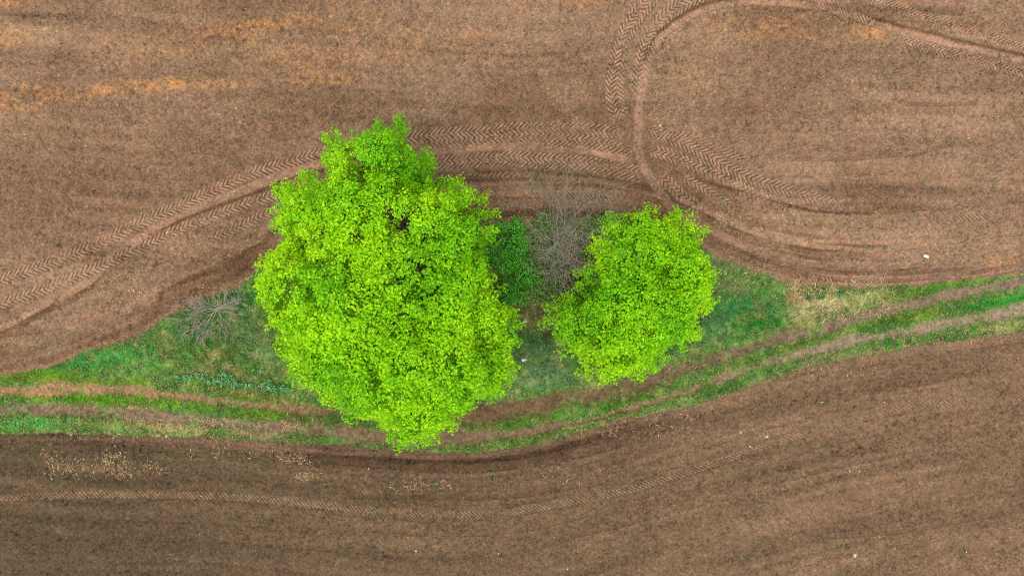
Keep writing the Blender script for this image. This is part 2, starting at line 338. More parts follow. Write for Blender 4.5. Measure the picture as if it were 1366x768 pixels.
tread([(590, 262), (680, 258), (780, 262), (850, 272)], 8, 1, 6.5, 1, (1, 1), seed=23, w=.45, patchy=.7)
rut([(-60, 667), (101, 660), (237, 660), (372, 668), (460, 677), (518, 682), (585, 686), (653, 685), (704, 680), (772, 667), (839, 653), (906, 633), (974, 611), (1041, 588), (1110, 566), (1211, 545), (1300, 536)], 10, 0.03, (116, 90, 68), .45, 0, .015)
for off, xa, xb, wd, cl_, ww in [(9, 60, 1400, 4, (110, 86, 64), .4), (22, -60, 1400, 5, (84, 64, 47), .4), (34, 200, 1300, 5, (112, 88, 66), .35), (47, -60, 900, 4, (82, 62, 46), .35), (60, 300, 1460, 5, (108, 84, 62), .3), (78, -60, 1200, 5, (80, 61, 45), .35), (112, 100, 1400, 5, (104, 80, 60), .3), (140, -60, 1300, 5, (82, 62, 46), .3)]:
    rut(along(yL, off, xa, xb), wd, 0.02, cl_, ww, 0, .015)
# lower field
LW = (122, 100, 76)
tread([(-60, 667), (0, 664), (101, 660), (237, 660), (305, 663), (372, 668), (460, 677), (518, 682), (585, 686), (653, 685), (704, 680), (772, 667), (839, 653), (906, 633),
       (974, 611), (1041, 588), (1090, 571)], 9, 1, 5.6, 1, (.2, 1), seed=16, col=(136, 108, 84), w=.85, patchy=.6, amp=.024, gcol=(62, 46, 34))
tread([(1130, 559), (1211, 544), (1278, 537), (1366, 530), (1460, 520)], 9, 1, 5.8, 1, (1, .2), seed=17, col=(138, 106, 84), w=.55, patchy=.6, amp=.022)
tread([(440, 683), (518, 688), (600, 692), (690, 686)], 8, 1, 5.6, -1, (1, 1), seed=18, col=LW, w=.4, patchy=.6, amp=.02)
rut([(840, 622), (906, 598), (960, 584), (1008, 571), (1082, 556)], 6, 0.03, (134, 104, 82), .4, 0, .02)
rut([(430, 612), (518, 620), (620, 624), (720, 616), (800, 598), (900, 566)], 9, 0.05, (84, 62, 46), .5, 0)
rut([(20, 586), (120, 586), (300, 592), (460, 604), (600, 612)], 5, 0.02, (118, 86, 66), .5, 0)
rut([(450, 660), (560, 662), (680, 660), (780, 645)], 7, 0.04, (76, 58, 42), .5, 0)
rut([(1100, 715), (1200, 708), (1300, 690), (1400, 672)], 6, 0.03, (92, 70, 54), .4, 0)

# cavity shade painted into the soil colour: hollows darker, tops lighter
n_mot = fbm(GX, GY, 0.11, 2, 165, 0.9)
n_pix = vnoise(GX / 0.062, GY / 0.062, 171)
vfine = np.where(mLo > 0.5, vlo, vup)
lines = vnoise(GX * 0.07 + 5, vfine / 0.20, 180) * 0.6 + vnoise(GX * 0.05, vfine / 0.42, 181) * 0.7
lines = lines * sstep(-0.5, 0.4, fbm(GX, GY, 5.0, 2, 183))
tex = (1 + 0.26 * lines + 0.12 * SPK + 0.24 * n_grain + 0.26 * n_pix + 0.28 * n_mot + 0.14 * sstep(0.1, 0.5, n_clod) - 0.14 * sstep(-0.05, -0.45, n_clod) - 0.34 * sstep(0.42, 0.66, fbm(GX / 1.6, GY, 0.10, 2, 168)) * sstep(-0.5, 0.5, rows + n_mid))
speck = 1 + 0.9 * sstep(0.62, 0.8, vnoise(GX / 0.09, GY / 0.09, 160)) * sstep(0.2, 0.6, vnoise(GX / 0.05, GY / 0.05, 161))
hue = 0.6 * fbm(GX, GY, 0.45, 3, 175, 0.8) + 0.4 * n_mot
csoil = csoil * np.stack([1.0 + 0.13 * hue, 1.0 - 0.05 * hue, 0.985 + 0.02 * hue], -1)
csoil = csoil * np.array([0.95, 1.0, 0.985]) * (tex * speck)[..., None]
cv = cv * (1 + 0.35 * SPK + 0.25 * n_grain + 0.45 * n_mot)[..., None]
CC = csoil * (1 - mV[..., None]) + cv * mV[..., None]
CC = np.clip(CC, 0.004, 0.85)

# die away to a level rim where the wide ground begins
rim = np.minimum(np.minimum(GX - XS[0], XS[-1] - GX), np.minimum(GY - YS[0], YS[-1] - GY))
H = H * sstep(0, 1.2, rim)

def hz(x, y):
    i = np.clip(((np.asarray(x) - XS[0]) / DX).round().astype(int), 0, NX - 1); j = np.clip(((np.asarray(y) - YS[0]) / DX).round().astype(int), 0, NY - 1)
    return H[j, i]
def gsample(arr, x, y):
    i = np.clip(((np.asarray(x) - XS[0]) / DX).round().astype(int), 0, NX - 1); j = np.clip(((np.asarray(y) - YS[0]) / DX).round().astype(int), 0, NY - 1)
    return arr[j, i]

# ---------------------------------------------------------------- mesh + materials
def make_mesh(name, V, F, mat, cols=None, parent=None, smooth=False):
    """V (n,3), F (m,k) all faces with k corners"""
    V = np.asarray(V, np.float32); F = np.asarray(F, np.int32)
    me = bpy.data.meshes.new(name)
    me.vertices.add(len(V)); me.vertices.foreach_set('co', V.ravel())
    k = F.shape[1]
    me.loops.add(F.size); me.loops.foreach_set('vertex_index', F.ravel())
    me.polygons.add(len(F)); me.polygons.foreach_set('loop_start', np.arange(0, F.size, k, dtype=np.int32))
    me.polygons.foreach_set('use_smooth', np.full(len(F), smooth, bool))
    me.update(calc_edges=True)
    if cols is not None:
        at = me.color_attributes.new('tint', 'FLOAT_COLOR', 'POINT')
        c4 = np.ones((len(V), 4), np.float32); c4[:, :3] = cols
        at.data.foreach_set('color', c4.ravel())
    me.materials.append(mat)
    o = bpy.data.objects.new(name, me); COL.objects.link(o)
    if parent is not None:
        o.parent = parent
        o.matrix_parent_inverse = parent.matrix_basis.inverted()
    return o

def tag(o, label=None, cat=None, group=None, kind=None):
    if label: o['label'] = label
    if cat: o['category'] = cat
    if group: o['group'] = group
    if kind: o['kind'] = kind
    return o
def empty(name, x, y, z=0.0):
    o = bpy.data.objects.new(name, None); o.location = (x, y, z); o.empty_display_size = 0.3
    COL.objects.link(o)
    return o

def new_mat(name):
    m = bpy.data.materials.new(name); m.use_nodes = True
    nt = m.node_tree; nt.nodes.clear()
    return m, nt, nt.nodes, nt.links

def soil_mat(name, bump=0.5, scale=30.0, var=0.35, base=None):
    m, nt, N, L = new_mat(name)
    out = N.new('ShaderNodeOutputMaterial'); bs = N.new('ShaderNodeBsdfPrincipled')
    bs.inputs['Roughness'].default_value = 0.95; bs.inputs['Specular IOR Level'].default_value = 0.12
    tc = N.new('ShaderNodeTexCoord')
    n1 = N.new('ShaderNodeTexNoise'); n1.inputs['Scale'].default_value = scale; n1.inputs['Detail'].default_value = 6; n1.inputs['Roughness'].default_value = 0.7
    n2 = N.new('ShaderNodeTexNoise'); n2.inputs['Scale'].default_value = scale * 0.35; n2.inputs['Detail'].default_value = 4
    L.new(tc.outputs['Object'], n1.inputs['Vector']); L.new(tc.outputs['Object'], n2.inputs['Vector'])
    mr = N.new('ShaderNodeMapRange'); mr.inputs['From Min'].default_value = 0.3; mr.inputs['From Max'].default_value = 0.7
    mr.inputs['To Min'].default_value = 1 - var; mr.inputs['To Max'].default_value = 1 + var
    L.new(n1.outputs['Fac'], mr.inputs['Value'])
    vm = N.new('ShaderNodeVectorMath'); vm.operation = 'SCALE'
    L.new(mr.outputs['Result'], vm.inputs['Scale'])
    if base is None:
        at = N.new('ShaderNodeAttribute'); at.attribute_name = 'tint'
        L.new(at.outputs['Color'], vm.inputs[0])
    else:
        mx = N.new('ShaderNodeMix'); mx.data_type = 'RGBA'
        n3 = N.new('ShaderNodeTexNoise'); n3.inputs['Scale'].default_value = 0.15; n3.inputs['Detail'].default_value = 8
        L.new(tc.outputs['Object'], n3.inputs['Vector']); L.new(n3.outputs['Fac'], mx.inputs[0])
        mx.inputs[6].default_value = (*base[0], 1); mx.inputs[7].default_value = (*base[1], 1)
        L.new(mx.outputs[2], vm.inputs[0])
    L.new(vm.outputs['Vector'], bs.inputs['Base Color'])
    bp = N.new('ShaderNodeBump'); bp.inputs['Strength'].default_value = bump; bp.inputs['Distance'].default_value = 0.02
    L.new(n1.outputs['Fac'], bp.inputs['Height']); L.new(bp.outputs['Normal'], bs.inputs['Normal'])
    L.new(bs.outputs['BSDF'], out.inputs['Surface'])
    return m

def leaf_mat(name, trans=0.4, gloss=0.04, tr_gain=(1.0, 1.0, 0.5)):
    m, nt, N, L = new_mat(name)
    out = N.new('ShaderNodeOutputMaterial')
    at = N.new('ShaderNodeAttribute'); at.attribute_name = 'tint'
    tc = N.new('ShaderNodeTexCoord'); ns = N.new('ShaderNodeTexNoise'); ns.inputs['Scale'].default_value = 9.0; ns.inputs['Detail'].default_value = 2
    L.new(tc.outputs['Object'], ns.inputs['Vector'])
    mr = N.new('ShaderNodeMapRange'); mr.inputs['From Min'].default_value = 0.3; mr.inputs['From Max'].default_value = 0.7; mr.inputs['To Min'].default_value = 0.85; mr.inputs['To Max'].default_value = 1.15
    L.new(ns.outputs['Fac'], mr.inputs['Value'])
    vm = N.new('ShaderNodeVectorMath'); vm.operation = 'SCALE'; L.new(at.outputs['Color'], vm.inputs[0]); L.new(mr.outputs['Result'], vm.inputs['Scale'])
    d = N.new('ShaderNodeBsdfDiffuse'); L.new(vm.outputs['Vector'], d.inputs['Color'])
    t_ = N.new('ShaderNodeBsdfTranslucent')
    v2 = N.new('ShaderNodeVectorMath'); v2.operation = 'MULTIPLY'; v2.inputs[1].default_value = tr_gain
    L.new(vm.outputs['Vector'], v2.inputs[0]); L.new(v2.outputs['Vector'], t_.inputs['Color'])
    mx = N.new('ShaderNodeMixShader'); mx.inputs[0].default_value = trans
    L.new(d.outputs[0], mx.inputs[1]); L.new(t_.outputs[0], mx.inputs[2])
    g = N.new('ShaderNodeBsdfGlossy'); g.inputs['Roughness'].default_value = 0.45
    m2 = N.new('ShaderNodeMixShader'); m2.inputs[0].default_value = gloss
    L.new(mx.outputs[0], m2.inputs[1]); L.new(g.outputs[0], m2.inputs[2])
    L.new(m2.outputs[0], out.inputs['Surface'])
    return m

def bark_mat(name, c0, c1, sc=14):
    m, nt, N, L = new_mat(name)
    out = N.new('ShaderNodeOutputMaterial'); bs = N.new('ShaderNodeBsdfPrincipled'); bs.inputs['Roughness'].default_value = 0.9; bs.inputs['Specular IOR Level'].default_value = 0.2
    tc = N.new('ShaderNodeTexCoord'); n = N.new('ShaderNodeTexNoise'); n.inputs['Scale'].default_value = sc; n.inputs['Detail'].default_value = 6
    mp = N.new('ShaderNodeMapping'); mp.inputs['Scale'].default_value = (1, 1, 0.3)
    L.new(tc.outputs['Object'], mp.inputs['Vector']); L.new(mp.outputs[0], n.inputs['Vector'])
    mx = N.new('ShaderNodeMix'); mx.data_type = 'RGBA'; mx.inputs[6].default_value = (*c0, 1); mx.inputs[7].default_value = (*c1, 1)
    L.new(n.outputs['Fac'], mx.inputs[0]); L.new(mx.outputs[2], bs.inputs['Base Color'])
    bp = N.new('ShaderNodeBump'); bp.inputs['Strength'].default_value = 0.6; bp.inputs['Distance'].default_value = 0.02
    L.new(n.outputs['Fac'], bp.inputs['Height']); L.new(bp.outputs[0], bs.inputs['Normal'])
    L.new(bs.outputs[0], out.inputs[0])
    return m

M_soil = soil_mat('ploughed soil', 0.7, 26, 0.30)
M_soil2 = soil_mat('dark ploughed soil', 0.7, 26, 0.30)
M_verge = soil_mat('turf and thatch', 0.5, 34, 0.30)
M_path = soil_mat('trodden earth', 0.4, 30, 0.22)
M_far = soil_mat('far soil', 0.6, 12, 0.3, (A(112, 84, 62), A(140, 105, 80)))
M_leaf = leaf_mat('spring leaves', 0.45, 0.015)
M_bush = leaf_mat('dark leaves', 0.3, 0.04)
M_grass = leaf_mat('grass blades', 0.3, 0.03, (1, 1, 0.85))
M_straw = leaf_mat('dry straw', 0.15, 0.03, (1, 1, 1))
M_clod = soil_mat('soil clods', 0.6, 40, 0.3)
M_bark = bark_mat('brown bark', (0.045, 0.032, 0.022), (0.12, 0.09, 0.06))
M_grey = bark_mat('grey dead bark', (0.22, 0.185, 0.135), (0.44, 0.385, 0.30))
M_twig = bark_mat('lichen bark', (0.20, 0.19, 0.12), (0.36, 0.33, 0.23))
M_pale = bark_mat('weathered wood', (0.24, 0.21, 0.155), (0.50, 0.45, 0.36))
M_stone = bark_mat('pale limestone', (0.36, 0.32, 0.25), (0.62, 0.57, 0.48), 30)
M_white = bark_mat('white sheet', (0.62, 0.62, 0.60), (0.85, 0.85, 0.83), 30)

# ---------------------------------------------------------------- the ground, split where its cover changes
qi, qj = np.meshgrid(np.arange(NX - 1), np.arange(NY - 1))
def quad(a): return 0.25 * (a[:-1, :-1] + a[1:, :-1] + a[:-1, 1:] + a[1:, 1:])
region = np.zeros((NY - 1, NX - 1), np.int8)          # 0 verge
region[quad(dU) < 0] = 1
region[quad(dL) > 0] = 2
isrut = (quad(ruts) > 0.5) & (region == 0)
region[isrut] = 3
base = (qj * NX + qi)
quads = np.stack([base, base + 1, base + 1 + NX, base + NX], -1)
VV = np.stack([GX, GY, H], -1).reshape(-1, 3); CF = CC.reshape(-1, 3)
for rid, nm, mt in ((1, 'ploughed_field', M_soil), (2, 'ploughed_field', M_soil2), (0, 'grass_verge', M_verge), (3, 'dirt_path', M_path)):
    q = quads[region == rid]
    u, inv = np.unique(q, return_inverse=True)
    o = make_mesh(nm, VV[u], inv.reshape(-1, 4), mt, CF[u], smooth=True)
    tag(o, kind='structure')
x0, x1, y0, y1, B = XS[0], XS[-1], YS[0], YS[-1], 900.0
fv = [(-B, -B, 0), (B, -B, 0), (B, B, 0), (-B, B, 0), (x0, y0, 0), (x1, y0, 0), (x1, y1, 0), (x0, y1, 0)]
tag(make_mesh('ground', fv, [(0, 1, 5, 4), (1, 2, 6, 5), (2, 3, 7, 6), (3, 0, 4, 7)], M_far), kind='structure')

# ---------------------------------------------------------------- leaf and tube builders
def unit(v):
    return v / np.maximum(np.linalg.norm(v, axis=-1, keepdims=True), 1e-9)

def leaves(P, Nrm, Dr, Lg, Wd, cols, fold=0.15):
    """rhombic leaves: P base point, Nrm facing, Dr pointing, Lg length, Wd width"""
    Dr = unit(Dr); side = unit(np.cross(Nrm, Dr)); up = np.cross(Dr, side)
    n = len(P)
    Lg = Lg[:, None]; Wd = Wd[:, None]
    a = P; b = P + Dr * Lg * 0.5 + side * Wd * 0.5 + up * Wd * fold; c = P + Dr * Lg - up * Lg * 0.12; d = P + Dr * Lg * 0.5 - side * Wd * 0.5 + up * Wd * fold
    V = np.stack([a, b, c, d], 1).reshape(-1, 3)
    F = np.arange(n * 4).reshape(-1, 4)
    return V, F, np.repeat(cols, 4, 0)

class Tubes:
    def __init__(self, sides=5): self.V = []; self.F = []; self.n = 0; self.k = sides
    def add(self, pts, radii, sides=None):
        k = sides or self.k
        pts = np.asarray(pts, float); m = len(pts)
        tg = unit(np.gradient(pts, axis=0))
        ref = np.array([0.0, 0, 1]) if abs(tg[0][2]) < 0.8 else np.array([1.0, 0, 0])
        a = unit(np.cross(tg, ref)); b = np.cross(tg, a)
        th = np.arange(k) * 2 * pi / k
        ring = pts[:, None, :] + np.asarray(radii)[:, None, None] * (a[:, None, :] * np.cos(th)[None, :, None] + b[:, None, :] * np.sin(th)[None, :, None])
        self.V.append(ring.reshape(-1, 3))
        i = np.arange(m - 1)[:, None]; j = np.arange(k)[None, :]
        q = np.stack([i * k + j, i * k + (j + 1) % k, (i + 1) * k + (j + 1) % k, (i + 1) * k + j], -1).reshape(-1, 4)
        self.F.append(q + self.n); self.n += m * k
    def build(self, name, mat, parent=None):
        return make_mesh(name, np.vstack(self.V), np.vstack(self.F), mat, None, parent, True)

def bez(p0, p1, p2, n):
    t_ = np.linspace(0, 1, n)[:, None]
    return (1 - t_) ** 2 * p0 + 2 * t_ * (1 - t_) * p1 + t_ ** 2 * p2

def in_poly(P, x, y):
    n = len(P); c = np.zeros(np.shape(x), bool); j = n - 1
    for i in range(n):
        xi, yi = P[i]; xj, yj = P[j]
        c ^= ((yi > y) != (yj > y)) & (x < (xj - xi) * (y - yi) / (yj - yi + 1e-12) + xi)
        j = i
    return c
def edge_dist(P, x, y):
    d = np.full(np.shape(x), 1e9)
    for a, b in zip(P, np.roll(P, -1, 0)):
        ab = b - a; t_ = np.clip(((x - a[0]) * ab[0] + (y - a[1]) * ab[1]) / (ab @ ab), 0, 1)
        d = np.minimum(d, np.hypot(x - a[0] - t_ * ab[0], y - a[1] - t_ * ab[1]))
    return d

def leafy_tree(name, label, cat, outline_px, base_px, z_low, z_wide, z_top, spacing, holes, seed, leafsize, lo_col, hi_col, clump_step):
    r = np.random.default_rng(seed)
    k = 1 - z_wide / CAM_H                                   # the outline is that of the crown at its widest height
    P = np.array([W(*p) for p in outline_px]) * k
    P = P.mean(0) + (P - P.mean(0)) * (0.99 if z_top > 8 else 0.985)
    bx, by = np.array(W(*base_px)) * 1.0
    root = empty(name, bx, by, float(hz(bx, by)) - 0.02)
    tag(root, label, cat)
    bpy.context.view_layer.update()
    xmin, ymin = P.min(0); xmax, ymax = P.max(0)
    lobes = []
    emax = 0
    gx, gy = np.meshgrid(np.linspace(xmin, xmax, 60), np.linspace(ymin, ymax, 60))
    ins = in_poly(P, gx, gy); emax = edge_dist(P, gx, gy)[ins].max()
    HO = [(np.array(W(h[0], h[1])) * (1 - z_top * 0.85 / CAM_H), h[2]) for h in holes]
    for tries in range(9000):
        x = r.uniform(xmin, xmax); y = r.uniform(ymin, ymax)
        if not in_poly(P, x, y): continue
        e = float(edge_dist(P, x, y))
        if e < 0.42: continue
        R = min(max(e * 0.85, 0.5), 0.5 + spacing * 0.55) * r.uniform(0.85, 1.12)
        R = min(R, e * 1.02 + 0.1)
        if any(np.hypot(x - h[0], y - h[1]) < hr + R * 0.35 for h, hr in HO): continue
        if any((x - l[0]) ** 2 + (y - l[1]) ** 2 < (spacing * 0.62 * (0.45 + 0.55 * R / spacing) * 1.25) ** 2 for l in lobes): continue
        q = min(e / emax, 1)
        z = z_wide - 0.3 + (z_top - z_wide) * math.sqrt(max(0, 1 - (1 - q) ** 2.2)) + r.normal(0, 0.45) - R * 0.5
        lobes.append((x, y, z, R))
    # skirts: lower lobes round the rim, so that the crown has a side as well as a top
    cen = P.mean(0)
    skirts = []
    for tI in np.linspace(0, len(P), 46, endpoint=False):
        i = int(tI); f = tI - i
        p = P[i] * (1 - f) + P[(i + 1) % len(P)] * f
        d = cen - p; d = d / np.hypot(*d)
        p = p + d * r.uniform(0.8, 1.6)
        if in_poly(P, p[0], p[1]):
            skirts.append((p[0], p[1], r.uniform(z_low, z_wide - 0.6), r.uniform(0.55, 0.85)))
    # limbs
    tz = z_low + 0.35 * (z_top - z_low)
    hz0 = root.location.z
    T = Tubes(9)
    tp = bez(np.array([bx, by, hz0]), np.array([bx + 0.3, by - 0.1, tz * 0.6]), np.array([cen[0] * 0.5 + bx * 0.5, cen[1] * 0.5 + by * 0.5, tz + 2.0]), 12)
    rad0 = 0.05 * z_top
    rr = np.linspace(rad0, rad0 * 0.4, 12); rr[0] *= 1.45; rr[1] *= 1.12
    T.add(tp, rr); T.build('trunk', M_bark, root)
    tr_t = np.linspace(0, 1, 12)
    order = lobes + skirts
    order_l = sorted(range(len(order)), key=lambda i: -order[i][3])
    for nb, i in enumerate(order_l):
        x, y, z, R = order[i]
        if nb >= 90: break
        B = Tubes(5)
        s_ = min(11, int(5 + 5.5 * r.random()))
        st = tp[s_]; en = np.array([x, y, z])
        if en[2] < st[2]: st = tp[max(3, s_ - 4)]
        mid = st * 0.45 + en * 0.55; mid[2] = max(st[2], mid[2] - 0.2) + 0.4 + r.normal(0, 0.2); mid[:2] += r.normal(0, 0.35, 2)
        c = bez(st, mid, en, 9)
        B.add(c, np.linspace(rad0 * 0.30 * min(1, 0.5 + R * 0.4), 0.018, 9))
        for _ in range(7):
            dv = unit(r.normal(0, 1, 3) + np.array([0, 0, 0.5])); s2 = c[r.integers(5, 9)]
            e2 = np.array([x, y, z]) + dv * R * 0.85
            B.add(bez(s2, (s2 + e2) / 2 + r.normal(0, 0.12, 3), e2, 5), np.linspace(0.022, 0.006, 5), 3)
        B.build('branch', M_bark, root)
    # leaf clumps over each lobe
    cp, cn, cz = [], [], []
    for li, (x, y, z, R) in enumerate(order):
        n = int(4 * pi * R * R / clump_step ** 2 * 1.15)
        v = unit(r.normal(0, 1, (n, 3)))
        v[:, 2] = np.where(v[:, 2] < -0.35, -v[:, 2], v[:, 2])
        wob = 1 + 0.22 * np.sin(v[:, 0] * 5 + li) * np.cos(v[:, 1] * 4.3 + 2 * li) + 0.12 * np.sin(v[:, 2] * 7 + v[:, 0] * 6 + li * 3)
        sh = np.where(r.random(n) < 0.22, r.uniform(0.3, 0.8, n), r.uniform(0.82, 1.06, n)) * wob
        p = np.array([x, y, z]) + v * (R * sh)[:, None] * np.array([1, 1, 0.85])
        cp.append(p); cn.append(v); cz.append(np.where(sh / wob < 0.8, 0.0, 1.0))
    # sprays of twigs standing out all along the outline
    L = np.r_[0, np.cumsum(np.hypot(*np.diff(np.vstack([P, P[:1]]), axis=0).T))]
    nn = int(L[-1] / 0.10)
    ss = np.sort(r.uniform(0, L[-1], nn)); PP = np.vstack([P, P[:1]])
    ex = np.interp(ss, L, PP[:, 0]); ey = np.interp(ss, L, PP[:, 1])
    inw = np.stack([cen[0] - ex, cen[1] - ey], 1); inw = inw / np.linalg.norm(inw, axis=1, keepdims=True)
    off = r.exponential(0.22, nn) - 0.16
    ep = np.stack([ex + inw[:, 0] * off, ey + inw[:, 1] * off, z_wide + r.normal(0, 0.45, nn)], 1)
    ev = np.stack([-inw[:, 0], -inw[:, 1], r.uniform(0.2, 1.0, nn)], 1)
    cp.append(ep); cn.append(unit(ev)); cz.append(np.ones(nn))
    for _ in range(int(L[-1] * 2.4)):
        q = r.uniform(0, L[-1]); bxy = np.array([np.interp(q, L, PP[:, 0]), np.interp(q, L, PP[:, 1])]); iv = cen - bxy; iv = iv / np.hypot(*iv)
        tv = np.array([-iv[1], iv[0]]); dd = -iv + tv * r.normal(0, 0.6); ln = r.uniform(0.2, 0.85); m = 8
        t_ = np.linspace(-0.5, 1, m)[:, None]
        sp = bxy + dd * ln * t_ + r.normal(0, 0.05, (m, 2))
        cp.append(np.hstack([sp, np.full((m, 1), z_wide + r.normal(0, 0.5)) + r.normal(0, 0.06, (m, 1))])); cn.append(unit(np.tile([dd[0], dd[1], 0.8], (m, 1)))); cz.append(np.full(m, 2.0))
    cp = np.vstack(cp); cn = np.vstack(cn); cz = np.concatenate(cz)
    # thin the clumps in patches so that limbs and shade show between
    g3 = vnoise(cp[:, 0] / 0.7 + 40, cp[:, 1] / 0.7 + cp[:, 2] * 0.9, 200 + seed) + 0.6 * vnoise(cp[:, 0] / 0.3, cp[:, 1] / 0.3 + cp[:, 2], 205 + seed)
    ds = np.full(len(cp), 9.0)
    for h, hr in HO: ds = np.minimum(ds, np.hypot(cp[:, 0] - h[0], cp[:, 1] - h[1]) / hr)
    sc_ = (1 - z_wide / CAM_H) / (1 - cp[:, 2] / CAM_H); qx, qy = cp[:, 0] * sc_, cp[:, 1] * sc_
    keep = ((g3 > -0.62) | (cz > 1.5)) & (in_poly(P, qx, qy) | (edge_dist(P, qx, qy) < np.where(cz > 1.5, 0.42, 0.0))) & ((ds > 1.0) | (r.random(len(cp)) < 0.12))
    cp, cn, cz = cp[keep], cn[keep], cz[keep]
    kk = 11
    n = len(cp)
    up = unit(cn * 0.55 + np.array([0, 0, 0.75]) + r.normal(0, 0.25, (n, 3)))
    th = r.uniform(0, 2 * pi, (n, kk)); rd = np.sqrt(r.random((n, kk))) * clump_step * 0.52
    a = unit(np.cross(up, np.array([0.3, 1, 0.1]))); b = np.cross(up, a)
    rv = a[:, None, :] * np.cos(th)[..., None] + b[:, None, :] * np.sin(th)[..., None]
    pos = cp[:, None, :] + rv * rd[..., None] + up[:, None, :] * (r.normal(0, 0.05, (n, kk)) - rd * 0.6)[..., None]
    nm = unit(up[:, None, :] + rv * 0.45 + r.normal(0, 0.35, (n, kk, 3)))
    dr = unit(rv + up[:, None, :] * 0.1 + r.normal(0, 0.5, (n, kk, 3)))
    dr = unit(dr - nm * (dr * nm).sum(-1, keepdims=True))
    lg = leafsize * r.uniform(0.7, 1.35, (n, kk)); wd = lg * r.uniform(0.6, 0.85, (n, kk))
    # colour: fresh yellow-green on top, deeper green low, crown shade painted into inner leaves, drifting over the crown
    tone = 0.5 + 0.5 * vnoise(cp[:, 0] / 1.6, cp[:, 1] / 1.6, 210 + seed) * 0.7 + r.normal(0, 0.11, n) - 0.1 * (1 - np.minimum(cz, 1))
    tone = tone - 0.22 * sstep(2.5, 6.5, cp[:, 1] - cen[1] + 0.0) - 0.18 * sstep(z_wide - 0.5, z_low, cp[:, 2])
    tone = tone[:, None] + r.normal(0, 0.09, (n, kk)) + 0.20 - 0.55 * (rd / (clump_step * 0.52)) ** 1.5  # young tips lighter at clump centres, gap shade painted towards the rims
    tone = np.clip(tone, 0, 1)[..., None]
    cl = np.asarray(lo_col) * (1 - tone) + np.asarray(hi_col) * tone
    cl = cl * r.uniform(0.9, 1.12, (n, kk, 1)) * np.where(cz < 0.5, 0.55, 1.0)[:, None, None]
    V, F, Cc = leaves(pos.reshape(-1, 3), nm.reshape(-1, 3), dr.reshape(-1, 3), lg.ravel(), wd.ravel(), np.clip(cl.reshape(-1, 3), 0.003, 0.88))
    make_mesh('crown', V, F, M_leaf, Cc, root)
    print(name, 'lobes', len(lobes), 'leaves', len(F), 'emax', emax)
    return root

BIG = [(514, 158), (522, 168), (529, 153), (535, 176), (538, 189), (560, 198), (575, 232), (587, 253), (624, 244), (642, 262), (654, 287), (657, 305), (648, 324), (654, 354), (664, 385), (660, 403), (691, 421),
       (688, 452), (679, 495), (667, 519), (636, 532), (615, 550), (605, 568), (575, 581), (541, 593), (517, 584), (507, 562), (471, 556), (465, 538), (434, 532), (397, 507), (388, 483), (367, 470), (370, 440),
       (348, 403), (342, 379), (361, 342), (385, 317), (364, 290), (379, 275), (367, 253), (385, 238), (422, 238), (440, 241), (443, 232), (440, 201), (441, 184), (452, 190), (477, 183), (492, 174), (507, 175)]
RIGHT = [(805, 298), (823, 289), (840, 277), (865, 283), (877, 292), (898, 294), (907, 287), (927, 293), (940, 310), (927, 321), (932, 333), (948, 346), (955, 367), (948, 396), (932, 412), (927, 442), (911, 458),
         (886, 462), (873, 487), (848, 500), (819, 506), (794, 506), (782, 492), (761, 475), (744, 458), (725, 437), (728, 412), (748, 406), (764, 400), (774, 388), (780, 372), (776, 350), (792, 333), (803, 317)]
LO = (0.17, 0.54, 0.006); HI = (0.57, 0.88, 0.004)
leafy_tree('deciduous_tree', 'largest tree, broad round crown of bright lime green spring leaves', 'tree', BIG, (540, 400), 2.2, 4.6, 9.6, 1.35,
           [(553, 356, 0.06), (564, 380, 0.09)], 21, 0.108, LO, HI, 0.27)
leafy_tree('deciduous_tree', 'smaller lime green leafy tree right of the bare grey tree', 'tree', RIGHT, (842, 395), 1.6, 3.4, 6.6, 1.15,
           [(806, 312, 0.2)], 33, 0.108, LO, HI, 0.27)

